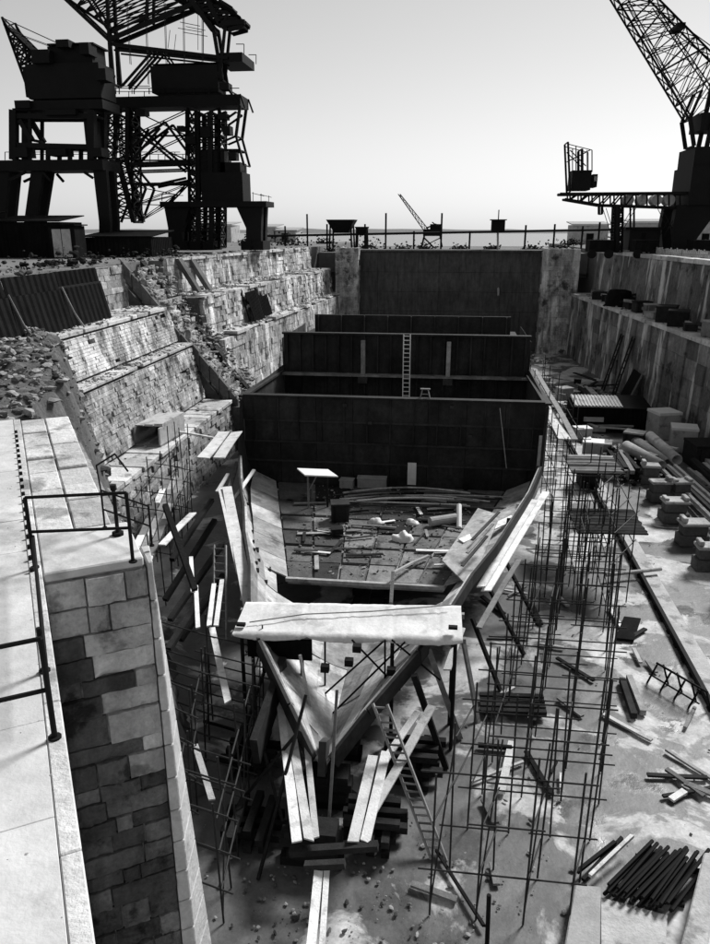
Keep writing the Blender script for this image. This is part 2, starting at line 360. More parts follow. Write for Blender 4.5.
rocks('ledge_rubble', [(-19.8 + TI * (y - 56) + rnd.uniform(-1.3, 1), y, 10.35) for y in [rnd.uniform(56, 97) for _ in range(600)]] +
      [(-17.8 + TI * (y - 56) + rnd.uniform(-.6, .6), y, 7.35) for y in [rnd.uniform(56, 97) for _ in range(350)]], .06, .5, 'stone', W2)
# V-shaped pale ramps/props at the quay edge beyond the stair
for yy in (57.5, 60.2):
    MB().slab([(-20.9, yy, 12.9), (-20.9, yy + .9, 12.9), (-19.6, yy + 1.5, 10.3), (-19.6, yy + .7, 10.3)], (-.4, 0, 0)).build('stone_prop', 'earth', W2)
# ---- right dock wall
def xr(Y): return 18.2 + (56 - Y) * .0786
W3 = thing('dock_wall', 'streaked concrete dock wall in tall bays along the right side', 'dock wall')
y0 = 8.
mb = MB().hexa([(xr(y0) + .25, y0, -.2), (xr(y0) + 6, y0, -.2), (xr(99) + 6, 99, -.2), (xr(99) + .25, 99, -.2)], [(xr(y0) + .25, y0, 7.3), (xr(y0) + 6, y0, 7.3), (xr(99) + 6, 99, 7.3), (xr(99) + .25, 99, 7.3)])
mb.build('wall_core', 'earth', W3)
y = y0; k = 0
while y < 98.5:
    l = 2.6 if k % 2 == 0 else 1.5
    l = min(l, 99 - y); ds = .0 if k % 2 == 0 else .12; j = rnd.uniform(-.03, .03)
    a, b = xr(y) - ds + j, xr(y + l) - ds + j
    for c_ in range(5):
        za, zb = -.1 + 7.3 * c_ / 5, -.1 + 7.3 * (c_ + 1) / 5 - .02; oa, ob = .25 * (1 - c_ / 5) - rnd.uniform(-.03, .03), .25 * (1 - (c_ + 1) / 5) - rnd.uniform(-.03, .03)
        MB().hexa([(a - oa, y, za), (a + .6, y, za), (b + .6, y + l - .03, za), (b - oa, y + l - .03, za)],
                  [(a - ob, y, zb), (a + .6, y, zb), (b + .6, y + l - .03, zb), (b - ob, y + l - .03, zb)]).build('wall_block', 'bay', W3)
    y += l; k += 1
y = y0; k = 0
while y < 98.5:
    l = min(rnd.uniform(2.5, 4), 99 - y); a, b = xr(y) - .22, xr(y + l) - .22; j = rnd.uniform(-.04, .04)
    MB().hexa([(a + j, y, 7.18), (a + 3.4, y, 7.18), (b + 3.4, y + l - .04, 7.18), (b + j, y + l - .04, 7.18)],
              [(a + j, y, 7.5 + j), (a + 3.4, y, 7.5), (b + 3.4, y + l - .04, 7.5), (b + j, y + l - .04, 7.5 + j)]).build('ledge_slab', 'coping', W3)
    a, b = xr(y) + 2.6, xr(y + l) + 2.6
    MB().hexa([(a - .15, y, 7.52), (a + .8, y, 7.52), (b + .8, y + l - .03, 7.52), (b - .15, y + l - .03, 7.52)],
              [(a + .1 + j, y, 12.3), (a + .8, y, 12.3), (b + .8, y + l - .03, 12.3), (b + .1 + j, y + l - .03, 12.3)]).build('upper_bay', 'bay', W3)
    MB().hexa([(a - .05 + j, y, 12.33), (a + 1.3, y, 12.33), (b + 1.3, y + l - .05, 12.33), (b - .05 + j, y + l - .05, 12.33)],
              [(a - .05 + j, y, 12.7), (a + 1.3, y, 12.7), (b + 1.3, y + l - .05, 12.7), (b - .05 + j, y + l - .05, 12.7 + j)]).build('quay_kerb', 'coping', W3)
    y += l; k += 1
# ---- gate and its stone piers
D = thing('dock_gate', 'tall dark steel caisson gate closing the far end of dock', 'gate')
MB().box((-12.3, 100.2, -.3), (11.4, 104.5, 12.3)).build('gate_core', 'gate', D)
cols, rows = 9, 5
for i in range(cols):
    for j in range(rows):
        w_, h_ = 23.6 / cols, 12.3 / rows
        MB().box((-12.25 + i * w_, 100 + rnd.uniform(-.02, .02), j * h_), (-12.25 + (i + 1) * w_ - .03, 100.25, (j + 1) * h_ - .03)).build('gate_plate', 'gate', D)
MB().box((-12.3, 99.7, 12.32), (11.4, 104.8, 12.55)).build('gate_walkway', 'gate', D)
for nm, xa, xb, lb in (('gate_pier', -14.9, -12.0, 'bright stone pier where left wall meets the gate'), ('gate_pier', 11.0, 15.4, 'bright stone pier where right wall meets the gate')):
    T = thing(nm, lb, 'pier')
    MB().box((xa + .3, 98.3, -.2), (xb - .3, 106, 12.6)).build('pier_core', 'earth', T)
    masonry(MB(), (xa, 98, -.1), (1, 0, 0), (0, 0, 1), xb - xa, 12.9, .6, 1.1, .5, .04).build('pier_front', 'stone', T, kind='stuff')
    if xa < 0: masonry(MB(), (xb, 98.02, -.1), (0, 1, 0), (0, 0, 1), 2, 12.9, .6, 1.1, .5, .04).build('pier_side', 'stone', T, kind='stuff')
    else: masonry(MB(), (xa, 100, -.1), (0, -1, 0), (0, 0, 1), 2, 12.9, .6, 1.1, .5, .04).build('pier_side', 'stone', T, kind='stuff')
    rocks('broken_top', [(rnd.uniform(xa, xb), rnd.uniform(98.2, 101), 12.75) for _ in range(50)], .12, .6, 'stone', T)

# ---- foreground walkway, paving strips and the stone pier below it
u = Vector((-.528, .849, 0)); v = Vector((.849, .528, 0))
def wp(t, s, z=10.6): q = u * t + v * s; return Vector((q.x, q.y, z))
MB().prism([tuple(wp(a, b)[:2]) for a, b in ((-8, -.02), (19.4, -.02), (19.4, -16), (-8, -16))], 0, 10.5).build('walkway_bed', 'pave', kind='structure')
WK = MB().prism([tuple(wp(a, b)[:2]) for a, b in ((-8, -.0), (-7.9, -.0), (-7.9, -.1), (-8, -.1))], 10.3, 10.5).build('walkway', 'pave', kind='structure')
t = -6.
k = 0
while t < 19.2:
    l = (1.35, 1.62, 1.2, 1.5)[k % 4]; s = -.15
    for wd in (1.15, 1.6, 2.2, 2.4, 3, 3):
        dz = rnd.uniform(-.008, .008)
        bevel(MB().obox(wp(t + .003, s - wd + .003, 10.48), u * (l - .006), v * (wd - .006), (0, 0, .12 + dz * .5)).build('paving_slab', 'pave', WK), .005); s -= wd
    t += l; k += 1
t = -6.
while t < 19:
    l = rnd.uniform(1.4, 2.2)
    bevel(MB().obox(wp(t, -.148, 10.46), u * (l - .008), v * .158, (0, 0, .15)).build('edge_coping', 'coping', WK), .012); t += l
for t in [10.2 + .42 * i for i in range(20)]:
    MB().tube(wp(t, -.11, 10.6), wp(t, -.11, 10.67), .03, 7).build('bolt', 'iron', WK)
rocks('grit', [tuple(wp(rnd.uniform(2, 18), -rnd.random() ** 1.5 * 4, 10.6)) for _ in range(500)], .006, .03, 'rubble', WK)
# strips of lower paving right of the walkway, on the pier mass
MB().prism([tuple(wp(a, b)[:2]) for a, b in ((10.1, .0), (18.6, .0), (18.6, 1.15), (10.1, 1.32))], 0, 10.48).build('paving_bed', 'rough_stone', kind='structure')
PV = MB().prism([tuple(wp(a, b)[:2]) for a, b in ((10.2, .05), (10.3, .05), (10.3, .1), (10.2, .1))], 10.3, 10.47).build('paving', 'coping', kind='structure')
bevel(MB().obox(wp(10.08, .02, 10.46), u * 1.5, v * 1.32, (0, 0, .14)).build('landing_slab', 'pave', PV), .02)
t = 11.62
while t < 18.3:
    l = rnd.uniform(.8, 1.5)
    bevel(MB().obox(wp(t, .02, 10.44), u * (l - .03), v * .52, (0, 0, .13 + rnd.uniform(-.03, .03))).build('paving_slab', 'coping', PV), .02)
    bevel(MB().obox(wp(t + .2, .57, 10.42), u * (l - .04), v * .55, (0, 0, .11 + rnd.uniform(-.03, .03))).build('paving_slab', 'coping', PV), .02)
    t += l
def hewn(o, U, V, Dp):      # block with a rough hewn front face and chipped arrises
    mb = MB(); nu, nv = 7, 4; n_ = Dp.normalized()
    for j in range(nv + 1):
        for i in range(nu + 1):
            q = o + U * (i / nu) + V * (j / nv); edge = (i in (0, nu)) or (j in (0, nv))
            d = .03 * noise.noise(q * 5) + .018 * noise.noise(q * 14) + (rnd.uniform(.01, .035) if edge else 0)
            mb.v.append(tuple(q + n_ * d))
    for j in range(nv):
        for i in range(nu): a_ = j * (nu + 1) + i; mb.f.append((a_, a_ + 1, a_ + nu + 2, a_ + nu + 1))
    k_ = len(mb.v); mb.v += [tuple(o + Dp), tuple(o + U + Dp), tuple(o + U + V + Dp), tuple(o + V + Dp)]
    bot = list(range(nu + 1)); top = [nv * (nu + 1) + i for i in range(nu + 1)]; lef = [j * (nu + 1) for j in range(nv + 1)]; rig = [j * (nu + 1) + nu for j in range(nv + 1)]
    mb.f += [tuple(reversed(bot)) + (k_, k_ + 1), tuple(top) + (k_ + 2, k_ + 3), tuple(lef) + (k_ + 3, k_), tuple(reversed(rig)) + (k_ + 1, k_ + 2)]
    return mb
PR = thing('stone_pier', 'dark stone pier of big stained blocks dropping below the railed landing', 'pier')
f0 = wp(10.02, .01, 0)
MB().obox(f0 + u * .12, v * 1.25, u * 1.0, (0, 0, 10.44)).build('pier_core', 'earth', PR)
z = 0.; k = 0
rows_ = []
while z < 10.42:
    h = min(rnd.choice((.28, .36, .42, .5)), 10.44 - z)
    if 10.44 - z - h < .15: h = 10.44 - z
    W_ = 1.36; cuts = [0] + sorted([W_ * (.36 + rnd.uniform(-.14, .1)), W_ * (.68 + rnd.uniform(-.1, .1))]) + [W_]
    if rnd.random() < .35: cuts.pop(rnd.choice((1, 2)))
    for a, b in zip(cuts, cuts[1:]):
        p = rnd.uniform(-.035, .045); g = .013
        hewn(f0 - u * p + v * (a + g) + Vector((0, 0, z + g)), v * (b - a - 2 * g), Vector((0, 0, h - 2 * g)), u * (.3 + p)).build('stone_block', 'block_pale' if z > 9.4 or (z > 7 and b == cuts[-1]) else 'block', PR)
    z += h
# battered side of the pier: dressed blocks, coloured pale for the sunlight on this face
N = 17
for i in range(N):
    z0, z1 = 10.55 * i / N, 10.55 * (i + 1) / N - .018
    def ring(z):
        b = .058 * (10.6 - z); f = .02 * (10.6 - z)
        return [f0 + v * 1.37 + Vector((0, 0, z)), f0 + v * (1.44 + f) + Vector((0, 0, z)), f0 + v * (1.5 + b) + u * .62 + Vector((0, 0, z)), f0 + v * 1.37 + u * .62 + Vector((0, 0, z))]
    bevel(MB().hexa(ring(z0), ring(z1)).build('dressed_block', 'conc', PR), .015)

# ================================================================== THE SHIP
X0 = -2.9
SH = thing('ship_hull', 'part built ship hull with open bow and dark bulkheads on keel blocks', 'ship')
# station: Y, half breadth, keel z, top z, fullness exponent
ST = [(16.2, .25, 1.35, 1.9, 1.0), (17.2, 1.1, 1.32, 2.7, 1.05), (19, 2.35, 1.3, 3.5, 1.12), (21, 3.15, 1.3, 3.7, 1.3), (24, 3.95, 1.3, 3.6, 1.6), (27, 4.95, 1.3, 3.5, 2.0), (30, 5.8, 1.3, 3.45, 2.5),
      (33, 6.8, 1.3, 3.7, 3.2), (35.5, 7.5, 1.3, 4.1, 4.2), (37.6, 7.85, 1.3, 6.6, 5.5)]
NS = 16
def section(st, off=0.):
    Y, hb, zk, zt, n = st; pts = []
    for i in range(NS + 1):
        a = i / NS
        ux = math.sin(a * math.pi / 2); n_ = n
        uu = a if n_ < 1.01 else (math.sin(a * math.pi / 2)) ** (1.0 if n_ < 2 else 2 / n_ + .0)
        uu = min(uu, 1)
        zz = 1 - max(0, 1 - uu ** n_) ** (1 / n_)
        pts.append(Vector((uu * max(hb - off, .02), Y, zk + off + (zt - zk - off) * zz)))
    return pts
def shell_part(name, i0, i1, j0, j1, side, th=.09, m='plate'):
    mb = MB(); a, b = section(ST[i0]), section(ST[i1]); a2, b2 = section(ST[i0], th), section(ST[i1], th)
    P = lambda q: (X0 + side * q.x, q.y, q.z)
    pts = []
    for j in range(j0, j1 + 1): pts += [P(a[j]), P(b[j]), P(a2[j]), P(b2[j])]
    o = 0; fs = []
    n = j1 - j0
    for j in range(n):
        k = 4 * j
        fs += [(k, k + 1, k + 5, k + 4), (k + 2, k + 6, k + 7, k + 3), (k, k + 4, k + 6, k + 2), (k + 1, k + 3, k + 7, k + 5)]
    fs += [(0, 2, 3, 1), (4 * n, 4 * n + 1, 4 * n + 3, 4 * n + 2)]
    mb.add(pts, fs); return mb.build(name, m, SH)
cuts = [0, 3, 6, 9, 11, 13, 16]
for side in (-1, 1):
    for i in range(len(ST) - 1):
        for a, b in zip(cuts, cuts[1:]):
            if ST[i][0] == 24 and a < 9: continue
            if i == len(ST) - 2 and a >= 9: shell_part('shell_plate', i, i + 1, a, b, side, .07, 'steel2'); continue
            shell_part('shell_plate', i, i + 1, a, b, side, .07 + rnd.uniform(0, .05))
# gunwale edge strip along the top of the plating: dark lip
for side in (-1, 1):
    mb = MB()
    for i in range(len(ST) - 1):
        a, b = section(ST[i])[-1], section(ST[i + 1])[-1]
        mb.beam((X0 + side * (a.x + .02), a.y, a.z - .2), (X0 + side * (b.x + .02), b.y, b.z - .2), .1, .5)
    mb.build('edge_strake', 'steel', SH)
# inner frames on the side plating and floors in the open bow
for i in range(1, len(ST) - 1):
    for f in (.0, .5):
        Yv = ST[i][0] + (ST[i + 1][0] - ST[i][0]) * f
        st = tuple(ST[i][k] + (ST[i + 1][k] - ST[i][k]) * f for k in range(5)); sec = section(st, .09); sec2 = section(st, .24)
        for side in (-1, 1):
            if i not in (6, 8) or side < 0: continue
            mb = MB(); lo = 9 if Yv > 25 else 3
            P = [(X0 + side * q.x, q.y, q.z) for q in sec[lo:]]; Q = [(X0 + side * q.x, q.y, q.z) for q in sec2[lo:]]
            for (a, b), (c, d) in zip(zip(P, P[1:]), zip(Q, Q[1:])):
                mb.slab([a, b, d, c], (0, .05, 0))
            mb.build('frame_rib', 'plate' if rnd.random() < .5 else 'steel2', SH)
# aft body shell (parallel middle body)
zt = [(37.6, 6.55), (48, 6.2), (48.05, 8.3), (56, 8.6)]
for side in (-1, 1):
    for (ya, za), (yb, zb) in ((zt[0], zt[1]), (zt[2], zt[3])):
        n = 4 if ya < 40 else 8
        for i in range(n):
            y0, y1 = ya + (yb - ya) * i / n, ya + (yb - ya) * (i + 1) / n - .02
            prof = [(7.95, za), (7.92, 3.2), (7.4, 1.9), (6.2, 1.35), (0, 1.3)]
            for (xa, z0), (xb, z1) in zip(prof, prof[1:]):
                MB().slab([(X0 + side * xa, y0, z0), (X0 + side * xa, y1, z0), (X0 + side * xb, y1, z1), (X0 + side * xb, y0, z1)], (-side * .06, 0, .06)).build('shell_plate', 'steel2', SH)
    MB().beam((X0 + side * 7.9, 37.9, 6.62), (X0 + side * 7.9, 47.4, 6.3), .4, .12).build('edge_strake', 'steel', SH)
# first bulkhead
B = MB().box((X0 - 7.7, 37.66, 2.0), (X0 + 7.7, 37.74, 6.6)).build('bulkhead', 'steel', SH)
cl = 8
for i in range(cl):
    for j, (z0, z1) in enumerate(((2.0, 3.3), (3.3, 4.35), (4.35, 5.5), (5.5, 6.78))):
        x0, x1 = X0 - 7.75 + 15.5 * i / cl, X0 - 7.75 + 15.5 * (i + 1) / cl
        if j == 0 and i == 0: x0 += .7
        if j == 0 and i == cl - 1: x1 -= .7
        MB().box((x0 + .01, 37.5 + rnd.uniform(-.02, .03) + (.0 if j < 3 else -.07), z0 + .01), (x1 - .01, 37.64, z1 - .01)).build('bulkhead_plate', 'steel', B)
MB().box((X0 - 7.7, 37.3, 6.78), (X0 + 7.7, 37.75, 6.86)).build('top_flange', 'steel', B)
for i in range(13):
    x = X0 - 7.2 + 14.4 * i / 12
    MB().box((x - .03, 37.38, 4.38), (x + .03, 37.5, 6.74)).build('rib', 'steel', B)
for z_ in (3.3, 4.36, 5.5): MB().box((X0 - 7.7, 37.42, z_ - .05), (X0 + 7.7, 37.5, z_ + .05)).build('seam_strap', 'steel2', B)
MB().tube((2.6, 37.38, 6.5), (3.1, 37.2, 3.4), .025).build('hanging_cable', 'greybox', B)
MB().box((-1.95, 37.36, 2.25), (-1.5, 37.42, 3.45)).build('lit_door_panel', 'white', B)  # white panel carries the light of an open doorway in its colour
for px, py in ((345, 405), (452, 407), (370, 423), (470, 436), (426, 466)):
    q = at(px, py, Y=37.4); MB().box(q - Vector((.1, .06, .07)), q + Vector((.1, .06, .07))).build('lug', 'steel2', B)
# hold floor between bulkheads
MB().box((X0 - 7.5, 37.8, 1.9), (X0 + 7.5, 48, 2.05)).build('hold_floor', 'steel2', SH)
# second bulkhead with stiffeners and stringer
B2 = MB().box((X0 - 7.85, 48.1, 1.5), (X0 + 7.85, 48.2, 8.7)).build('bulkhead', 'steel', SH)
for i in range(19):
    x = X0 - 7.6 + 15.2 * i / 18
    MB().box((x - .05, 47.88, 6.2), (x + .05, 48.1, 8.6)).build('stiffener', 'steel', B2)
    MB().box((x - .05, 47.9, 2.2), (x + .05, 48.1, 5.9)).build('stiffener', 'steel', B2)
MB().box((X0 - 7.9, 47.45, 6.0), (X0 + 7.9, 48.1, 6.12)).build('stringer', 'plate', B2)
MB().box((X0 - 7.9, 47.8, 8.6), (X0 + 7.9, 48.25, 8.72)).build('top_flange', 'steel', B2)
for px in (363, 448):
    q = at(px, 370, Y=47.6); MB().box((q.x - .13, 47.5, 6.13), (q.x + .13, 47.86, 8.3)).build('bracket_post', 'plate', B2)
    MB().box((q.x - .3, 47.3, 5.6), (q.x + .3, 47.86, 5.98)).build('bracket', 'steel2', B2)
# third bulkhead and deck plating behind
MB().box((X0 - 7.2, 56, 1.5), (X0 + 7.2, 56.2, 9.0)).build('bulkhead', 'steel', SH)
MB().box((X0 - 7.7, 48.3, 7.6), (X0 + 7.7, 58, 7.7)).build('deck', 'steel', SH)
for i in range(9):
    x = X0 - 6.9 + 13.8 * i / 8; MB().box((x - .04, 55.8, 7.7), (x + .04, 56, 8.95)).build('stiffener', 'steel2', SH)
# tank top: individual plates
ys = [25.9, 27.4, 29.0, 30.7, 32.4, 34.6, 37.3]
def th_(y): return 3.0 + (y - 25.9) * .27
for j in range(len(ys) - 1):
    n = 6
    for i in range(n):
        ya, yb = ys[j], ys[j + 1]
        P = [(X0 - th_(ya) + 2 * th_(ya) * i / n, ya), (X0 - th_(ya) + 2 * th_(ya) * (i + 1) / n, ya), (X0 - th_(yb) + 2 * th_(yb) * (i + 1) / n, yb), (X0 - th_(yb) + 2 * th_(yb) * i / n, yb)]
        dz = rnd.uniform(-.02, .03)
        cx = sum(p[0] for p in P) / 4; cy = sum(p[1] for p in P) / 4
        fx, fy_ = rnd.uniform(.86, .97), rnd.uniform(.8, .96); P = [(cx + (x - cx) * fx, cy + (y - cy) * fy_) for x, y in P]
        MB().prism(P, 2.05 + dz, 2.16 + dz).build('tank_top_plate', 'tank', SH)
MB().prism([(X0 - 3.0, 25.8), (X0 + 3.0, 25.8), (X0 + 6, 37.4), (X0 - 6, 37.4)], 1.95, 2.03).build('tank_top_bed', 'plate', SH)
MB().box((X0 - 3.05, 25.7, 2.08), (X0 + 3.05, 25.86, 2.22)).build('front_beam', 'plate', SH)
for s in (-1, 1):       # margin plates
    for j in range(len(ys) - 1):
        ya, yb = ys[j], ys[j + 1]; a, b = th_(ya), th_(yb)
        f = lambda y: next((ST[i][1] + (ST[i + 1][1] - ST[i][1]) * (y - ST[i][0]) / (ST[i + 1][0] - ST[i][0])) for i in range(len(ST) - 1) if ST[i][0] <= y <= ST[i + 1][0])
        oa, ob = f(ya) * .93, f(yb) * .93
        MB().slab([(X0 + s * a, ya, 2.19), (X0 + s * oa, ya, 2.75), (X0 + s * ob, yb - .03, 2.75), (X0 + s * b, yb - .03, 2.19)], (0, 0, -.06)).build('margin_plate', 'plate', SH)
# floor plates across the dark opening, and lit bottom plating of the open V
for yv in ():
    hb = {18.4: 1.2, 19.6: 1.5, 22.6: 2.1, 24.4: 2.5}[yv]
    MB().slab([(X0 - hb, yv, 2.3), (X0 + hb, yv, 2.3), (X0 + .15, yv, 1.42), (X0 - .15, yv, 1.42)], (0, .06, 0)).build('floor_plate', 'plate', SH)
# loose bright plate sheet on the right bow side with a dark-spotted edge
MB().slab([at(442, 560, z=2.9), at(470, 588, z=2.8), at(500, 515, z=3.2), at(478, 508, z=3.0)], (0, 0, -.05)).build('side_plate', 'plate', SH)
for k in range(2, 5):
    a = at(452 + k * 5, 592 - k * 13, z=3.15 + .03 * k); b = at(475 + k * 6, 560 - k * 12, z=3.5 + .05 * k)
    MB().beam(a, b, .12, .05).build('longitudinal', 'plate' if k % 2 else 'steel2', SH)
# stem foot, keel bar
MB().box((X0 - .14, 16.0, 1.12), (X0 + .14, 74, 1.3)).build('keel_bar', 'steel', SH)
MB().slab([(X0 - .1, 16.3, 1.3), (X0 - .1, 15.9, 1.45), (X0 - .1, 16.2, 2.3), (X0 - .1, 16.9, 1.9)], (.2, 0, 0)).build('stem_bar', 'steel2', SH)
# cross braces with square lugs in the open V
for (a, b, Yv) in (((330, 716), (405, 642), 18.6), ((318, 700), (385, 640), 19.2), ((352, 640), (400, 690), 18.8), ((385, 640), (385, 690), 18.7), ((325, 640), (325, 690), 19.3), ((392, 640), (440, 680), 19)):
    MB().tube(at(*a, Y=Yv), at(*b, Y=Yv + .4), .03).build('brace_rod', 'iron', SH)
for px, py in ((357, 648), (349, 662), (325, 668), (391, 671), (385, 690)):
    q = at(px, py, Y=18.5); MB().box(q - Vector((.12, .1, .1)), q + Vector((.12, .1, .1))).build('lug', 'iron', SH)
for k in range(26):     # bolted lug holes along the left plating
    i = rnd.choice((4, 5, 6)); f = rnd.random(); st = tuple(ST[i][m_] + (ST[i + 1][m_] - ST[i][m_]) * f for m_ in range(5)); q = section(st, .1)[rnd.choice((10, 11, 12, 13))]
    p = Vector((X0 - q.x, q.y, q.z)); MB().box(p - Vector((.06, .09, .05)), p + Vector((.06, .09, .07))).build('lug', 'iron', SH)
# keel blocks: each pile is a thing
for i, yv in enumerate((14.6, 16.6, 18.6, 20.8, 23, 25.5, 28, 31, 34, 37)):
    T = thing('keel_block', 'dark timber keel block pile under the ship', 'keel block', group='keel blocks under the hull') if i else thing('keel_block', 'foremost dark timber block pile at the foot of the bow', 'keel block')
    for k in range(4):
        hw, hd = (.75, .22) if k % 2 == 0 else (.6, .3)
        MB().box((X0 - hw + rnd.uniform(-.05, .05), yv - hd, .28 * k), (X0 + hw + rnd.uniform(-.05, .05), yv + hd, .28 * k + .265)).build('block_timber', 'darkwood', T)

# ================================================================== RAILINGS
def railing(name, label, posts, rails, r=.023):
    T = thing(name, label, 'railing')
    for a, b in posts:
        MB().tube(a, b, r * 1.15, 8).build('post', 'iron', T); MB().tube(a, Vector(a) + Vector((0, 0, .02)), r * 2.6, 10).build('post_foot', 'iron', T)
    for pth in rails: MB().path(pth, r, 8).build('rail', 'iron', T)
    return T
q0, q1 = at(35, 568, z=10.61), at(133, 562, z=10.61); H = Vector((0, 0, 1.02))
railing('railing', 'black iron railing across the head of the stone pier', [(q0, q0 + H), (q1, q1 + H)], [[q0 + H, q1 + H], [q0 + H * .52, q1 + H * .5]])
a0 = at(55, 738, z=10.61); a1 = a0 - v * 2.6
b0 = q0 - u * .15
railing('railing', 'black iron railing in near left corner of the walkway', [(a0, a0 + H), (a1, a1 + H)], [[a0 + H, a1 + H], [a0 + H * .5, a1 + H * .5]])
railing('railing', 'low black rail along the walkway edge above the pier', [(a0 + u * 1.2 - v * .02, a0 + u * 1.2 - v * .02 + H * .5)], [[q0 + H * .45 + v * .03, a0 + u * .25 + H * .42]])
c0, c1 = at(105, 528, z=10.6), at(152, 546, z=10.6)
H2 = Vector((0, 0, .62))
railing('railing', 'thin black railing at the back of the paved landing', [(c0, c0 + H2), (c1, c1 + H2)], [[c0 + H2, c1 + H2], [c0 + H2 * .5, c1 + H2 * .5], [c0 + H2, c0 + H2 * 1.5 + u * .3, lerp(c0, c1, .45) + H2 * 1.95 + u * .3, lerp(c0, c1, .7) + H2 * 1.6 + u * .3]], .014)
T = thing('mooring_post', 'slim black iron post with cross arm on the paved landing', 'post')
m0 = at(118, 535, z=10.6)
MB().tube(m0, m0 + Vector((0, 0, .72)), .03, 8).build('post', 'iron', T); MB().tube(m0, m0 + Vector((0, 0, .05)), .09, 8).build('foot', 'iron', T)
MB().tube(m0 + Vector((-.17, -.08, .66)), m0 + Vector((.17, .08, .66)), .018, 7).build('arm', 'iron', T); MB().tube(m0 + Vector((0, 0, .72)), m0 + Vector((0, 0, .8)), .045, 8).build('cap', 'iron', T)

# ================================================================== HOARDINGS, SHEDS ON THE LEFT
def hoarding(label, x, ys_, z0, h, lean, posts=True):
    T = thing('hoarding', label, 'hoarding')
    for i, (ya, yb) in enumerate(zip(ys_, ys_[1:])):
        dx = rnd.uniform(-.18, .12); j = rnd.uniform(-.25, .1)
        corrugated(MB(), (x + dx, ya + .04, z0), (0, yb - ya - .08, 0), (-lean, 0, h * .68), 9, .07).build('sheet', 'tar', T)
        corrugated(MB(), (x + dx - lean - .1, ya + .04, z0 + h * .66), (0, yb - ya - .08, 0), (-lean * .4, 0, h * .34 + j), 9, .07).build('top_sheet', 'tar', T)
        if posts and i: MB().path([(x - lean, ya, z0 + h * .72), (x + .12, ya, z0 + h * .25), (x + .5, ya + .15, z0)], .05).build('prop', 'oldwood', T)
    MB().beam((x - lean - .25, ys_[0], z0 + h * .7), (x - lean - .25, ys_[-1], z0 + h * .7), .12, .12).build('rail', 'darkwood', T)
    for yy in ys_: MB().beam((x - .3, yy, z0 - .1), (x - lean * 1.5 - .3, yy, z0 + h * .95), .12, .12).build('post', 'darkwood', T)
hoarding('long black corrugated hoarding leaning on the upper left ledge', -19.9, [23.5, 28.2, 33.2, 38.2, 43.2], 10.05, 2.9, .45)
hoarding('small black sheet panel standing on far left wall ledge', -17.0, [64.5, 68, 71.8], 7.3, 2.7, .5, False)
def shed(label, lo, hi, doors=0, m='tar', roofslope=.5):
    T = thing('shed', label, 'shed'); (x0, y0, z0), (x1, y1, z1) = lo, hi
    corrugated(MB(), (x0, y0, z0), (x1 - x0, 0, 0), (0, 0, z1 - z0), max(4, int((x1 - x0) / .35)), .05).build('front_wall', m, T)
    corrugated(MB(), (x1, y0, z0), (0, y1 - y0, 0), (0, 0, z1 - z0), max(4, int((y1 - y0) / .35)), .05).build('side_wall', m, T)
    corrugated(MB(), (x0, y1, z0), (0, y0 - y1, 0), (0, 0, z1 - z0), max(4, int((y1 - y0) / .35)), .05).build('side_wall', m, T)
    MB().box((x0, y1 - .05, z0), (x1, y1, z1)).build('back_wall', m, T)
    MB().slab([(x0 - .2, y0 - .25, z1 + .02), (x1 + .2, y0 - .25, z1 + .02), (x1 + .2, y1 + .2, z1 + roofslope), (x0 - .2, y1 + .2, z1 + roofslope)], (0, 0, .08)).build('roof', m, T)
    for i in range(doors):
        MB().box((x0 + .5 + i * .95, y0 - .1, z0 + .1), (x0 + 1.38 + i * .95, y0 - .02, z1 - .25)).build('door', 'conc', T)
    return T
shed('dark shed with two pale doors under the left portal crane', (-37.2, 60, 12.8), (-31.6, 64, 15.6), 0)
T = shed('low black tarred shed at far left quay edge', (-46, 58, 12.8), (-38, 63, 15.9), 0)
d0 = at(53, 246, Y=59.6)
TD = thing('site_hut', 'tiny hut with two pale door leaves on the left quay', 'hut')
MB().box((d0.x - .3, 59.7, 12.82), (d0.x + 1.9, 61.5, 15.3)).build('wall', 'tar', TD); MB().box((d0.x - .5, 59.4, 15.32), (d0.x + 2.1, 61.7, 15.42)).build('roof', 'tar', TD)
for i in range(2): MB().box((d0.x + .03 + i * .8, 59.6, 12.9), (d0.x + .76 + i * .8, 59.68, 15.05)).build('door', 'conc', TD)
shed('long low dark shed behind the crane legs on left quay', (-31, 63, 12.8), (-25.2, 68, 14.4), 0)
shed('small dark store with flat roof beside big crane leg', (-29.8, 86, 12.8), (-27, 89, 15), 0)
# timber and scrap heaps on left quay
for i, (x, y, lb) in enumerate(((-25.5, 52, 'dark heap of scrap on left quay above the stair'), (-24.5, 45, 'dark scrap heap behind the black hoarding'), (-24.3, 62, 'low scrap heap at the foot of the big left crane'))):
    rocks('scrap_heap', [(x + rnd.gauss(0, 1.3), y + rnd.gauss(0, 2), 12.85 + abs(rnd.gauss(0, .35))) for _ in range(90)], .15, .6, 'darkwood', label=lb, cat='scrap heap')

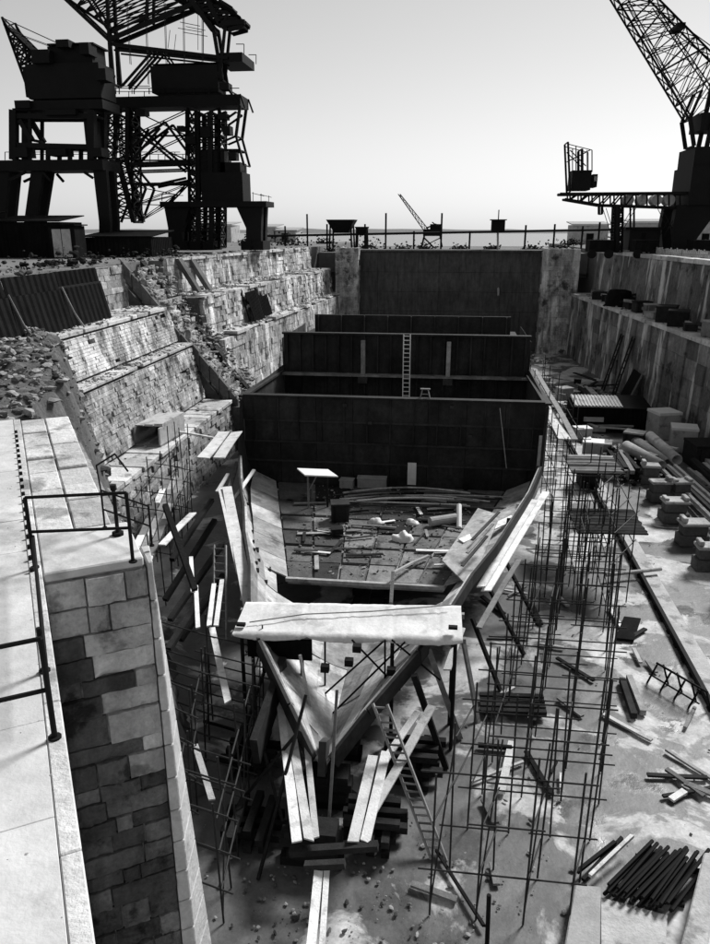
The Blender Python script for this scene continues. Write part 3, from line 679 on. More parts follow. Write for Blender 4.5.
# ================================================================== LEFT SIDE: crate on ledge, boards, scaffold
T = thing('timber_trough', 'open ended grey crate with black mouth on lower left ledge', 'crate')
o = Vector((-17.1, 38.0, 3.63)); cx, cy = Vector((1.55, 0, 0)), Vector((.25, 3.2, 0)); zz = Vector((0, 0, .1))
MB().obox(o, cx, cy, zz).build('bottom', 'oldwood', T); MB().obox(o + zz, cx * .06, cy, (0, 0, .95)).build('side_board', 'oldwood', T)
MB().obox(o + zz + cx * .94, cx * .06, cy, (0, 0, .95)).build('side_board', 'conc', T); MB().obox(o + zz + cx * .06 + cy * .97, cx * .88, cy * .03, (0, 0, .95)).build('end_board', 'darkwood', T)  # pale outer board, dark end: sunlit side and shaded mouth put into colour
for i in range(3):
    MB().obox(o + Vector((0, 0, 1.06)) + cx * (i * .36 - .02) + cy * .12, cx * .3, cy * .9, (0, 0, .06 + .05 * i)).build('lid_board', 'conc', T)
plank(at(179, 432, Y=40), at(228, 441, Y=38), .14, .1, 'pole', 'wood', label='pale pole running from the ledge crate to the hull staging', cat='pole')
def board(name, a, b, wd, label, group=None, m='wood', th=.05, cat='plank'):
    # a, b = (px, py, Y): surveyed ends; depths below 9 are heights above the dock floor
    e = [at(q[0], q[1], z=q[2]) if q[2] < 9 else at(q[0], q[1], Y=q[2]) for q in (a, b)]
    return plank(e[0], e[1], wd, th, name, m, label=label, cat=cat, group=group)
board('plank', (203, 458, 5.5), (224, 432, 5.5), .55, 'wide white board of upper left staging, nearer the stone wall', 'upper left staging boards')
board('plank', (219, 458, 5.5), (237, 432, 5.5), .5, 'wide white board of upper left staging, nearer the hull', 'upper left staging boards')
board('plank', (221, 488, 3.6), (240, 572, 3.3), .28, 'long white staging plank left of the hull, outermost', 'left hull staging planks')
board('plank', (227, 487, 3.7), (250, 606, 3.4), .42, 'long bright staging plank left of the hull, middle one', 'left hull staging planks')
board('plank', (233, 520, 3.4), (246, 585, 3.2), .3, 'white staging plank left of hull, under the bright middle one', 'left hull staging planks')
board('plank', (249, 540, 27.5), (244, 600, 22.2), .26, 'short pale plank close against the left hull plating', 'left hull staging planks')
board('plank', (254, 470, 35), (232, 502, 31.5), .16, 'pale plank end sticking up beside left hull corner', th=.08)
board('plank', (237, 462, 36), (230, 487, 33), .2, 'grey plank tilted above the left staging boards', m='oldwood', th=.08)
board('plank', (228, 474, 34.5), (217, 492, 32.5), .16, 'pale short board on top of left staging', th=.08)
board('plank', (191, 557, 3.6), (193, 592, 3.5), .14, 'short white board hanging on left scaffold, highest', 'white boards on the left scaffold')
board('plank', (196, 586, 3.3), (198, 628, 3.2), .14, 'short white board hanging on left scaffold, below the highest', 'white boards on the left scaffold')
board('plank', (214, 584, 3.0), (209, 626, 3.0), .15, 'white board of left scaffold, left one of the close pair', 'white boards on the left scaffold')
board('plank', (222, 580, 3.0), (216, 626, 3.0), .15, 'white board of left scaffold, right one of the close pair', 'white boards on the left scaffold')
board('plank', (212, 628, 2.6), (228, 702, 2.3), .2, 'white plank slanting down left of the canvas platform', 'white boards on the left scaffold')
board('plank', (162, 545, 3.2), (193, 513, 3.2), .3, 'white board running up along left scaffold by pier head', 'white boards on the left scaffold')
board('plank', (195, 745, 1.7), (212, 800, 1.5), .16, 'white board leaning low beside the pier foot', 'white boards on the left scaffold')
def tube(a, b, r=.035): 
    return MB().tube(a, b, r, 6)
LEDG = [.8]
def scaffold(label, rows, levels, htop, planks=(), diag=True, r=.026):
    """rows: list of lists of (x, y); uprights at each, ledgers along rows, transoms across rows"""
    T = thing('scaffold', label, 'scaffold')
    for ri, row in enumerate(rows):
        for k, (x, y) in enumerate(row):
            h = htop(ri, k)
            tube((x, y, 0), (x + rnd.uniform(-.12, .12), y + rnd.uniform(-.1, .1), h), r).build('upright', 'pole', T)
        for z in levels:
            for k in range(len(row) - 1):
                if min(htop(ri, k), htop(ri, k + 1)) > z + .1 and rnd.random() < LEDG[0]:
                    j = rnd.uniform(-.08, .08)
                    tube((*row[k], z + j), (*row[k + 1], z + j + rnd.uniform(-.05, .05)), r * .85).build('ledger', 'pole', T)
    for a, b in zip(range(len(rows)), range(1, len(rows))):
        for k in range(min(len(rows[a]), len(rows[b]))):
            for z in levels:
                if min(htop(a, k), htop(b, k)) > z and rnd.random() < .8:
                    p, q = Vector((*rows[a][k], z + .07)), Vector((*rows[b][k], z + .07)); d = (q - p).normalized() * .3
                    tube(p - d, q + d, r * .85).build('transom', 'pole', T)
            if diag and k % 3 == 0 and k + 1 < len(rows[a]):
                tube((*rows[a][k], .3), (*rows[a][k + 1], levels[-1]), r * .85).build('brace', 'pole', T)
    for (p, q, wd, m) in planks: plank(p, q, wd, .06, 'deck_board', m, T)
    return T
# right scaffold: a regular grid of thin tubes following the flare of the bow
def ipl(y, tab):
    for (a, xa), (b, xb) in zip(tab, tab[1:]):
        if a <= y <= b: return xa + (xb - xa) * (y - a) / (b - a)
    return tab[-1][1]
TI_ = [(13, -.1), (17.2, 1.3), (20, 2.0), (26, 3.4), (30, 4.5), (40, 5.7)]; TO_ = [(13, 3.0), (17.7, 4.6), (26, 6.3), (40, 7.2)]
fy = [13.4 + 1.36 * k for k in range(15)]
g_rows = [[(ipl(y, TI_) * (1 - f) + ipl(y, TO_) * f, y) for y in fy] for f in (0, .34, .68, 1.0)]
LEDG[0] = .4
scaffold('wide grid scaffold of thin dark tubes along right flank of bow', g_rows, (1.25, 2.6, 3.9), lambda r_, k: 4.2 + ((k * 5 + r_ * 3) % 4 - 1) * .3 + (1.2 if r_ == 3 and k % 3 == 1 else 0), r=.024)
LEDG[0] = .75
rE = [(5.4 + .1 * k, 27.5 + 1.7 * k) for k in range(6)]; rF = [(6.6 + .1 * k, 27.6 + 1.7 * k) for k in range(6)]; rG = [(7.8 + .05 * k, 29.7 + 1.7 * k) for k in range(4)]
scaffold('broad dark scaffold with board decks beside the right hull side', [rE, rF, rG], (1.4, 2.7, 4.0), lambda r_, k: 4.6 + (k * 7 + r_ * 3) % 4 * .3,
         [((5.6, 30.2 + .33 * i, 2.9), (8.5, 30.4 + .33 * i, 2.9), .28, 'darkwood') for i in range(9)] + [((5.9, 34.6 + .33 * i, 4.15), (8.3, 34.7 + .33 * i, 4.15), .28, 'oldwood' if i % 3 else 'darkwood') for i in range(9)])
rH = [(5.6, 38 + 2.2 * k) for k in range(10)]; rI = [(7.0, 38 + 2.2 * k) for k in range(10)]
scaffold('long staging along the right side of midship hull', [rH, rI], (1.6, 3.2, 4.8), lambda r_, k: 5.6 + (k % 3) * .4,
         [((5.75 + .33 * i, 37.5, 4.95), (5.75 + .33 * i, 47.8 + i, 4.95), .3, 'wood' if i < 2 else 'oldwood') for i in range(3)] + [((5.7 + .36 * i, 48.5, 5.0), (5.7 + .36 * i, 57.5, 5.0), .3, 'oldwood') for i in range(3)])
# left scaffolds
rJ = [(-9.3 - .42 * k, 17.5 + 1.9 * k) for k in range(11)]; rK = [(-11.4 - .28 * k, 17.8 + 1.9 * k) for k in range(11)]
scaffold('dense dark scaffold between the left hull side and stone wall', [rJ, rK], (1.4, 2.8, 4.2), lambda r_, k: 3.2 + k * .22 + (k % 2) * .5,
         [((-9.6 - .42 * k - .35 * i, 18 + 1.9 * k, 2.9), (-10.0 - .42 * k - .35 * i, 19.8 + 1.9 * k, 2.95), .28, 'oldwood' if (i + k) % 3 else 'wood') for k in range(2, 9) for i in range(3)])
rL = [(-4.6 - .1 * k, 12.6 + .95 * k) for k in range(8)]; rM = [(-5.7 - .2 * k, 12.9 + .98 * k) for k in range(8)]; rN = [(-6.9 - .3 * k, 13.6 + .98 * k) for k in range(8)]
scaffold('low pole scaffold between the stone pier and the bow', [rL, rM, rN], (.9, 2.0, 3.0), lambda r_, k: 3.3 + (k % 2) * .5)
# diagonal timbers of the left staging
for i, (a, b) in enumerate((((165, 600, 26), (215, 520, 30)), ((170, 620, 24), (222, 545, 28)), ((172, 560, 28), (212, 500, 33)), ((180, 640, 22), (224, 575, 25)), ((168, 650, 21), (200, 600, 24)))):
    board('timber', a, b, .22, 'dark sloping timber in the left scaffold', 'sloping timbers of the left scaffold', 'darkwood', .18, 'timber')
board('timber', (165, 505, 21), (195, 590, 19), .16, 'dark curved handrail timber below the paved landing', None, 'darkwood', .16, 'timber')

# ================================================================== CANVAS PLATFORM OVER THE BOW
T = thing('canvas_platform', 'large pale canvas platform stretched across the bow', 'platform')
c = [at(232, 634, Y=19), at(463, 641, Y=19), at(461, 606, Y=20.7), at(246, 602, Y=20.7)]
mb = MB(); nx, ny = 90, 14
for lay in (0, 1):
    for j in range(ny + 1):
        for i in range(nx + 1):
            s, t = i / nx, j / ny; p = lerp(lerp(c[0], c[1], s), lerp(c[3], c[2], s), t)
            sag = .03 * noise.noise(p * 1.1) + .01 * noise.noise(Vector((s * 34, t * 3, 1))) - (.02 if abs((s * 5) % 1 - .5) < .03 else 0) - .03 * abs(math.sin(s * 12.6)) * (1 - abs(2 * t - 1)) - (.16 if j == 0 else 0) * abs(math.sin(s * 9.4)) ** .5
            mb.v.append((p.x, p.y, p.z + sag - lay * .03))
K = (nx + 1) * (ny + 1)
for j in range(ny):
    for i in range(nx):
        a = j * (nx + 1) + i; mb.f += [(a, a + 1, a + nx + 2, a + nx + 1), (K + a, K + a + nx + 1, K + a + nx + 2, K + a + 1)]
for i in range(nx): mb.f += [(i, K + i, K + i + 1, i + 1), (ny * (nx + 1) + i, ny * (nx + 1) + i + 1, K + ny * (nx + 1) + i + 1, K + ny * (nx + 1) + i)]
mb.build('canvas', 'canvas', T, True)
for f in (.15, .85): MB().beam(lerp(c[0], c[3], f) - Vector((.1, 0, .16)), lerp(c[1], c[2], f) + Vector((.1, 0, -.16)), .14, .16).build('bearer', 'oldwood', T)
for s in (.03, .3, .7, .97):
    p = lerp(c[0], c[1], s) + Vector((0, .3, -.25)); MB().tube((p.x, p.y, 0), p, .06).build('leg', 'darkwood', T)
    q = lerp(c[3], c[2], s) + Vector((0, -.2, -.25)); MB().tube((q.x, q.y, 0 if s in (.03, .97) else 3.1), q, .06).build('leg', 'darkwood', T)
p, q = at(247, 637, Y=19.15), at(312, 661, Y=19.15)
MB().box((p.x, 19.15, q.z), (q.x, 19.22, p.z + .02)).build('shade_sheet', 'tar', T)  # dark sheet standing in for the shadow under the canvas
MB().path([c[0] + Vector((.4, .5, .14)), lerp(c[0], c[1], .3) + Vector((0, .95, .2)), lerp(c[0], c[1], .6) + Vector((0, 1.2, .22)), c[2] + Vector((-.3, -.2, .12))], .02).build('rope', 'oldwood', T)
for px, py in ((241, 625), (453, 628)):
    p = at(px, py, Y=19.35); MB().box(p - Vector((.13, .07, .02)), p + Vector((.13, .07, .06))).build('cleat', 'iron', T)

# ================================================================== PLANKS, SHORES, LADDERS ABOUT THE BOW
GL, GR = 'pale planks left of the stem', 'pale planks right of the stem'
board('plank', (277, 670, 2.3), (297, 842, 1.45), .24, 'long pale plank sloping down left of stem, outermost', GL)
board('plank', (287, 700, 2.15), (309, 840, 1.45), .22, 'long pale plank sloping down left of stem, middle', GL)
board('plank', (306, 735, 1.95), (316, 838, 1.45), .16, 'narrow pale plank left of stem, nearest the stem', GL)
board('plank', (432, 706, 2.4), (372, 812, 1.5), .24, 'bright plank rising right of stem, topmost', GR)
board('plank', (418, 712, 2.2), (380, 768, 1.7), .2, 'pale plank right of stem, just inside the topmost', GR)
board('plank', (386, 752, 1.9), (365, 842, 1.45), .24, 'bright plank sloping to the floor right of stem, outer', GR)
board('plank', (373, 756, 1.8), (353, 842, 1.45), .26, 'bright plank sloping to the floor right of stem, inner', GR)
board('plank', (462, 628, 21.5), (447, 670, 19.4), .22, 'short white board under right end of canvas platform')
board('plank', (319, 866, 1.2), (311, 948, .9), .2, 'pale plank on the floor before the stem, left of two')
board('plank', (327, 868, 1.2), (322, 948, .9), .13, 'narrow pale plank on floor before the stem, right of two')
plank(at(305, 866, Y=13.25), at(345, 864, Y=13.25), .16, .16, 'bearer_and_shade_beam', 'darkwood', label='short dark timber bearer carrying the front planks', cat='timber')
plank(at(290, 852, Y=13.8), at(378, 846, Y=13.8), .2, .16, 'bearer_and_shade_beam', 'darkwood', label='dark cross timber under the lower plank ends at stem', cat='timber')
plank(at(255, 752, Y=16), at(284, 668, Y=19), .2, .9, 'bearer_and_shade_beam', 'darkwood', label='dark slab added for the shade on left flank of the bow', cat='timber')  # dark slab put in for the shaded outer flank of the hull
board('plank', (546, 492, 34), (486, 591, 25.6), .34, 'bright staging board right of hull, outer of two', 'bright boards right of the hull')
board('plank', (535, 500, 33), (481, 587, 25.6), .3, 'bright staging board right of hull, inner of two', 'bright boards right of the hull')
board('plank', (515, 517, 31.5), (461, 541, 28.3), .4, 'white board bridging the right hull edge', None)
board('plank', (479, 628, 22.5), (519, 560, 28), .2, 'grey plank along right hull edge below the bright boards', None, 'oldwood')
G1 = 'timber shores right of the bow'; G2 = 'timber shores left of the bow'
def shore(a, b, r, label, group, m='oldwood'):     # b = foot pixel on the floor, a = head with its Y
    f = at(b[0], b[1], z=0); return plank(at(a[0], a[1], Y=a[2]), f, r, r, 'timber_shore', m, label=label, cat='timber shore', group=group)
for i, (a, b, lb) in enumerate((((428, 648, 19.6), (460, 738), 'grey timber shore under right end of canvas platform, thickest'), ((414, 675, 18.4), (446, 768), 'dark timber shore right of bow, nearest the stem'),
        ((463, 640, 21.5), (478, 722), 'pale thin shore standing right of canvas platform'), ((472, 618, 23.5), (500, 690), 'timber shore against right hull side, third from the platform'),
        ((490, 590, 26), (524, 655), 'timber shore against right hull side, fourth from the platform'), ((505, 560, 28.5), (538, 625), 'timber shore against right hull side, farthest seen'))):
    shore(a, b, .17 if i < 2 else .12, lb, G1, 'oldwood' if i in (0, 2) else 'darkwood')
for a, b, lb in (((270, 655, 19.5), (240, 745), 'thin dark shore left of bow, leaning outward'), ((306, 695, 17), (258, 880), 'long thin dark shore crossing in front of left bow'),
        ((300, 730, 16.4), (238, 805), 'dark shore propping left bow, lowest slope'), ((300, 655, 18.5), (322, 780), 'pale shore slanting to the stem from canvas platform'), ((337, 690, 17), (326, 868), 'thin upright timber directly before the stem'), ((248, 690, 18), (290, 600 + 250), 'dark shore on left bow flank, behind the others')):
    shore(a, b, .075, lb, G2, 'darkwood' if 'dark' in lb else 'oldwood')
def ladder(label, a, b, wd, n, m='wood', r=.03, side=(1, 0, 0)):
    T = thing('ladder', label, 'ladder'); s = Vector(side) * wd / 2; a, b = Vector(a), Vector(b)
    for k in (-1, 1): MB().beam(a + s * k, b + s * k, r * 1.6, r * 2.4, (0, 1, 0)).build('rail', m, T)
    for i in range(n):
        p = lerp(a, b, (i + .5) / n); MB().tube(p - s, p + s, r * .8, 6).build('rung', m, T)
ladder('grey wooden ladder leaning on right bow, foot on floor', at(380, 704, Y=16.9), at(439, 860, z=0), .38, 20, 'oldwood', .035)
ladder('pale ladder standing in the hold against second bulkhead', at(407, 334, Y=47.3), at(406, 402, Y=46.2), .42, 16, 'white', .035)
ladder('short grey ladder in the left scaffold', at(220, 545, Y=25), at(220, 640, Y=22), .45, 12, 'oldwood', .03)
T = thing('trestle', 'small dark trestle standing on top of first bulkhead', 'trestle')
q = at(425, 401, Y=37.6)
for s in (-1, 1):
    for d in (-.12, .12): MB().tube(q + Vector((s * .28, d, 0)), q + Vector((s * .14, 0, .62)), .03).build('leg', 'oldwood', T)
MB().beam(q + Vector((-.25, 0, .62)), q + Vector((.25, 0, .62)), .1, .06).build('top_rail', 'oldwood', T); MB().tube(q + Vector((-.2, 0, .35)), q + Vector((.2, 0, .35)), .02).build('stretcher', 'oldwood', T)
# fallen pole at bottom centre
plank(at(436, 850, z=.1), at(484, 926, z=.15), .07, .07, 'pole', 'darkwood', label='long dark pole lying on floor below the ladder', cat='pole')
tube(at(487, 944, z=0), at(489, 895, Y=12.9), .05).build('pole', 'iron', label='short thick black post at the bottom edge', cat='post')

# ================================================================== CLUTTER ON THE TANK TOP
T = thing('work_table', 'white topped work table on a post before dark bulkhead', 'table')
tc = [at(297, 469, Y=34), at(305, 476, Y=33), at(338, 473, Y=33), at(328, 464, Y=34)]
MB().slab([Vector((p.x, p.y, tc[0].z + .05)) for p in tc], (0, 0, -.06)).build('top', 'white', T)
q = at(308, 478, Y=33.5); MB().tube((q.x, q.y, 2.15), (q.x, q.y, tc[0].z), .05).build('leg', 'oldwood', T); MB().tube((q.x + .9, q.y + .2, 2.15), (q.x + .9, q.y + .2, tc[0].z), .05).build('leg', 'darkwood', T)
MB().tube((q.x, q.y, 3.0), (q.x + .5, q.y, tc[0].z), .03).build('strut', 'oldwood', T)
GB = 'bent bars strewn before the bulkhead'
for i in range(15):
    x0 = 330 + rnd.uniform(0, 30); x1 = 440 + rnd.uniform(0, 80); y0 = 495 + rnd.uniform(-3, 10); yy = 0
    A, Bq = at(x0, y0, z=2.28 + .03 * i), at(x1, y0 + rnd.uniform(-2, 6), z=2.28 + .025 * i); bow = Vector((0, rnd.uniform(-.3, .9), rnd.uniform(0, .15)))
    MB().path([lerp(A, Bq, k / 8) + bow * math.sin(math.pi * k / 8) for k in range(9)], rnd.uniform(.03, .06)).build('bar', ('steel2', 'plate', 'greybox')[i % 3], label='long bent metal bar lying before first bulkhead', cat='bar', group=GB)
def crate(label, p, sx, sy, sz, m='oldwood', rot=0, lidm=None, name='crate', cat='crate', group=None):
    T = thing(name, label, cat, group=group); p = Vector(p); ca, sa = math.cos(rot), math.sin(rot)
    U, V = Vector((ca, sa, 0)), Vector((-sa, ca, 0)); o = p - U * sx / 2 - V * sy / 2
    bevel(MB().obox(o, U * sx, V * sy, (0, 0, sz * .9)).build('body', m, T), .02)
    bevel(MB().obox(o - U * .03 - V * .03 + Vector((0, 0, sz * .9 + .003)), U * (sx + .06), V * (sy + .06), (0, 0, sz * .1)).build('lid', lidm or m, T), .01)
    for s in (.12, .85): MB().obox(o + U * sx * s - V * .035, U * .08, V * .033, (0, 0, sz * .88)).build('batten', m, T)
    return T
crate('dark iron stove box on tank top near work table', at(340, 520, z=2.17), .8, .7, .9, 'darkwood', .2)
crate('grey flat box against bulkhead right of work table', at(372, 487, z=2.17), 1.5, .5, .55, 'greybox', .02)
crate('small grey box against bulkhead by work table', at(347, 487, z=2.17), .7, .5, .45, 'greybox', -.1)
crate('low dark chest in middle of tank top', at(337, 535, z=2.17), .5, .4, .35, 'darkwood', .3)
MB().tube(at(430, 522, z=2.4), at(456, 518, z=2.4), .22, 14).build('gas_cylinder', 'greybox', label='pale grey cylinder lying on tank top near the bars', cat='cylinder')
MB().tube(at(459, 528, z=2.17), at(459, 505, Y=33), .12, 8).build('post', 'white', label='short pale post standing on tank top right side', cat='post')
plank(at(391, 603, Y=24.2), at(393, 572, Y=25.2), .12, .12, 'post', 'oldwood', label='grey post in the dark opening before tank top edge', cat='post')
MB().path([at(393, 573, Y=25.9), at(412, 563, z=2.4), at(428, 556, z=2.35)], .07).build('pipe', 'greybox', label='bent grey pipe lying on the tank top edge', cat='pipe')
for i, (px, py, r) in enumerate(((403, 540, .45), (375, 524, .35), (412, 524, .3))):
    mb = MB(); c_ = at(px, py, z=2.2); n1, n2 = 14, 7
    for jj in range(n2 + 1):
        for ii in range(n1):
            a, b = math.tau * ii / n1, math.pi / 2 * jj / n2; d = Vector((math.cos(a) * math.cos(b), .7 * math.sin(a) * math.cos(b), .75 * math.sin(b)))
            mb.v.append(tuple(c_ + d * r * (1 + .5 * noise.noise(d * 2.2 + c_))))
    for jj in range(n2):
        for ii in range(n1): a = jj * n1; mb.f.append((a + ii, a + (ii + 1) % n1, a + n1 + (ii + 1) % n1, a + n1 + ii))
    mb.build('sack', 'canvas', None, True, label=('pale crumpled sack in the middle of tank top', 'pale sack nearest the iron stove box', 'small pale bundle below the bent bars')[i], cat='sack')
T2 = []
for i in range(30):
    x, y = X0 + rnd.uniform(-3.6, 3.8), rnd.uniform(27, 34.5); a = rnd.uniform(-.4, .4) + (1.57 if rnd.random() < .3 else 0); l = rnd.uniform(.6, 2.2); d = Vector((math.cos(a), math.sin(a), 0)) * l / 2
    mm, tn = rnd.choice((('wood', 'white'), ('oldwood', 'grey'), ('steel2', 'black'), ('darkwood', 'black')))
    plank(Vector((x, y, 2.26)) - d, Vector((x, y, 2.28)) + d, rnd.uniform(.06, .2), .04, 'offcut', mm, label='loose ' + tn + ' offcut strip lying on the tank top', cat='offcut', group=tn + ' offcuts on the tank top')
rocks('debris', [(X0 + rnd.uniform(-4.4, 4.6) * (.7 + .3 * (y - 26) / 11), y, 2.2) for y in [rnd.uniform(26.2, 36.8) for _ in range(1300)]], .02, .17, 'rubble', label='small debris strewn over the tank top', cat='debris')

# ================================================================== DOCK FLOOR, RIGHT SIDE
T = thing('crane_rail', 'long dark rail on a pale strip along the dock floor', 'rail')
MB().box((8.9, 14, 0), (9.05, 60, .24)).build('rail_head', 'iron', T); MB().box((9.06, 14, -.02), (9.75, 60, .07)).build('concrete_strip', 'conc', T)
for i in range(46): MB().box((8.84, 14.2 + i, .0), (8.9, 14.45 + i, .05)).build('chair', 'iron', T)
MB().tube(at(606, 575, z=.3), at(661, 569, z=.3), .09, 10).build('pipe', 'conc', label='pale pipe lying across the floor rail', cat='pipe')
for i, (x, y, s) in enumerate(((12.3, 33.6, 1.25), (12.4, 36.6, 1.3), (12.35, 39.8, 1.25), (12.4, 43, 1.1), (13.6, 43.2, 1.0), (12.5, 30.4, 1.3), (12.6, 46.2, 1.0))):
    sx_ = rnd.uniform(-.25, .25); T = thing('concrete_block', ('pale topped concrete bollard block by right wall, second nearest', 'pale topped concrete block by right wall, third nearest', 'pale topped concrete block by right wall, fourth nearest', 'small pale topped block near the pipes, left one', 'small pale topped block near the pipes, right one', 'pale topped concrete block by right wall, nearest at frame edge', 'small dark block at the pipe ends')[i], 'block', group='concrete blocks along right wall')
    bevel(MB().box((x - s * .55, y - .45, -.02), (x + s * .55, y + .45, .55)).build('base', 'earth', T), .04)
    bevel(MB().box((x - s * .45, y - .35, .555), (x + s * .45, y + .35, 1.05)).build('body', 'earth', T), .03)
    bevel(MB().box((x - s * .55, y - .42, 1.055), (x + s * .55, y + .42, 1.22)).build('cap', 'conc', T), .04)  # pale cap over dark body puts sunlit top, shaded front into the colour
    for k in (-1, 1):
        if rnd.random() < .7: bevel(MB().box((x + k * s * .42 - .12, y - .3, 1.223), (x + k * s * .42 + .12, y + .3, 1.3 + rnd.uniform(0, .2))).build('lug', 'conc', T), .03)
    for ch in T.children: ch.matrix_local = Matrix.Translation((x, y, 0)) @ Matrix.Rotation(sx_, 4, 'Z') @ Matrix.Diagonal((1, rnd.uniform(.9, 1.2), 1, 1)) @ Matrix.Translation((-x, -y, 0))
GP = 'long bars lying by the right wall'
for i in range(7):
    a = Vector((13.6 + .33 * i, 49 - .3 * i, .5 + .1 * (i % 2))); b = Vector((14.2 + .38 * i, 37 + .6 * i, .45))
    MB().beam(a, b, .2, .2).build('steel_bar', ('conc', 'steel2', 'greybox')[i % 3], label='long bar lying on blocks along right wall', cat='bar', group=GP)
def pipe(label, a, b, r, m='conc'):
    T = thing('concrete_pipe', label, 'pipe'); a, b = Vector(a), Vector(b); d = (b - a).normalized(); x = d.orthogonal().normalized(); y = d.cross(x); n = 16; mb = MB()
    for q, rr in ((a, r), (b, r), (b, r * .82), (a, r * .82)): mb.v += [tuple(q + (x * math.cos(math.tau * i / n) + y * math.sin(math.tau * i / n)) * rr) for i in range(n)]
    for k in range(4): mb.f += [(k * n + i, k * n + (i + 1) % n, ((k + 1) % 4) * n + (i + 1) % n, ((k + 1) % 4) * n + i) for i in range(n)]
    mb.build('barrel', m, T, True); MB().tube(a - d * .0, a + d * .3, r * 1.12, 16).build('collar', m, T) if False else None
    MB().box((a.x - .4, a.y + d.y * 1 - .1, 0), (a.x + .4, a.y + d.y * 1 + .1, max(a.z - r, .05))).build('chock', 'darkwood', T)
pipe('large pale pipe lying near right wall, left of pair', at(626, 446, z=.9), at(661, 466, z=.75), .38)
pipe('large pale pipe lying near right wall, right of pair', at(650, 436, z=1.0), at(677, 460, z=.85), .36)
pipe('large grey pipe under the pale pair by right wall', at(634, 440, z=.5), at(668, 464, z=.45), .38, 'greybox')
crate('tall crate, sunlit top coloured white and shaded sides black, beside the hull staging', (8.75, 45.3, 0), 1.15, 1.4, 1.75, 'darkwood', .05, 'white')  # white lid and black body put sun and shade into the colour
shed('long low dark hut with corrugated roof near right wall', (9.7, 58.5, 0), (15.3, 61.5, 1.9), 0, 'tar', .35)
T = thing('roof_sheet', 'pale corrugated sheet lying on the low hut roof', 'sheet')
corrugated(MB(), (9.7, 58.2, 2.12), (3.6, 0, 0), (0, 2.6, .3), 14, .06).build('ribbed_sheet', 'conc', T)
MB().box((9.7, 58.25, 2.02), (13.2, 58.32, 2.1)).build('edge_batten', 'conc', T)
for i, px in enumerate((590, 590)):
    a = at(584 + 2 * i, 417 + 10 * i, Y=58.3); MB().box((a.x, 58.3, a.z - .35), (a.x + 1.5, 58.42, a.z)).build('pane', 'conc', label=('upper', 'lower')[i] + ' pale shutter for a lit window of low dark hut', cat='pane')  # pale panels put the hut's lit windows into the colour
crate('large tilted concrete box by right wall, left of two', (16.2, 57.5, 0), 1.8, 1.7, 2.1, 'conc', .3, 'white', 'concrete_box', 'box')  # both boxes: sunlight on the tops put into the lid colour
crate('large tilted concrete box by right wall, right of two', (16.7, 54, 0), 1.7, 1.6, 1.8, 'conc', -.2, 'white', 'concrete_box', 'box')
crate('dark machine box in front of right wall boxes', (17.0, 50.5, 0), 1.8, 2.2, 1.6, 'darkwood', .1)
# scattered heaps
HE = [((14.2, 47.5), 1.2, 70, 'dark scrap heap between the pipes and right wall'), ((15.8, 44), 1.3, 70, 'dark scrap heap at foot of right wall, nearest'), ((10.8, 55), 1.1, 60, 'dark scrap heap between hull staging and pipes'), ((15.5, 63.5), 1.3, 60, 'dark scrap heap right of the low hut'), ((11.3, 50), 1.3, 60, 'dark scrap heap beyond the floor rail'), ((12.4, 66), 1.6, 70, 'scrap heap behind the low dark hut'), ((9.5, 66), 1.2, 50, 'pale scrap heap left of the low dark hut'), ((13.5, 73), 1.6, 60, 'scrap heap at the far foot of right wall'), ((8.2, 76), 1.6, 60, 'scrap heap by the ship far right side'),
      ((11.2, 46.5), .8, 40, 'small dark scrap heap by the white topped blocks'), ((11.0, 92), 1.5, 60, 'white rubble heap at foot of the gate'), ((-9, 15.2), .6, 25, 'small rubble heap behind the pier foot')]
for (xy, s, n, lb) in HE:
    m = 'darkwood' if 'dark' in lb else ('white' if 'white rubble' in lb else 'rubble')
    rocks('scrap_heap', [(xy[0] + rnd.gauss(0, s * .6), xy[1] + rnd.gauss(0, s), .05 + abs(rnd.gauss(0, .3))) for _ in range(n)], .1, .55, m, label=lb, cat='scrap heap')
for i in range(26):
    x, y = rnd.uniform(9.8, 15.5), rnd.uniform(48, 80); a = rnd.uniform(0, 3.1); l = rnd.uniform(1, 3.2); d = Vector((math.cos(a), math.sin(a), rnd.uniform(-.1, .1))) * l / 2
    p = Vector((x, y, rnd.uniform(.3, .9))); plank(p - d, p + d, rnd.uniform(.15, .4), .1, 'timber', rnd.choice(('wood', 'oldwood', 'darkwood', 'darkwood', 'greybox')), label='loose timber lying in the yard by right wall', cat='timber', group='loose timbers by the right wall')
# leaning frames on the right wall
for (y, h, lb) in ((72, 5.6, 'tall dark ladder frame leaning on right wall, nearer'), (75.5, 5.4, 'tall dark ladder frame leaning on right wall, farther')):
    ladder(lb, (xr(y) - .25, y, h), (xr(y) - 1.6, y - .3, 0), 1.0, 9, 'darkwood', .07, (0, 1, 0))
T = thing('leaning_panel', 'black sheet panel leaning at foot of right wall', 'panel')
MB().slab([(15.2, 66.5, 0), (15.2, 69.5, 0), (16.4, 69.5, 3.1), (16.4, 66.5, 3.1)], (.08, 0, .03)).build('sheet', 'tar', T); MB().beam((15.15, 66.2, 0), (16.45, 66.2, 3.3), .12, .12).build('edge_post', 'oldwood', T)
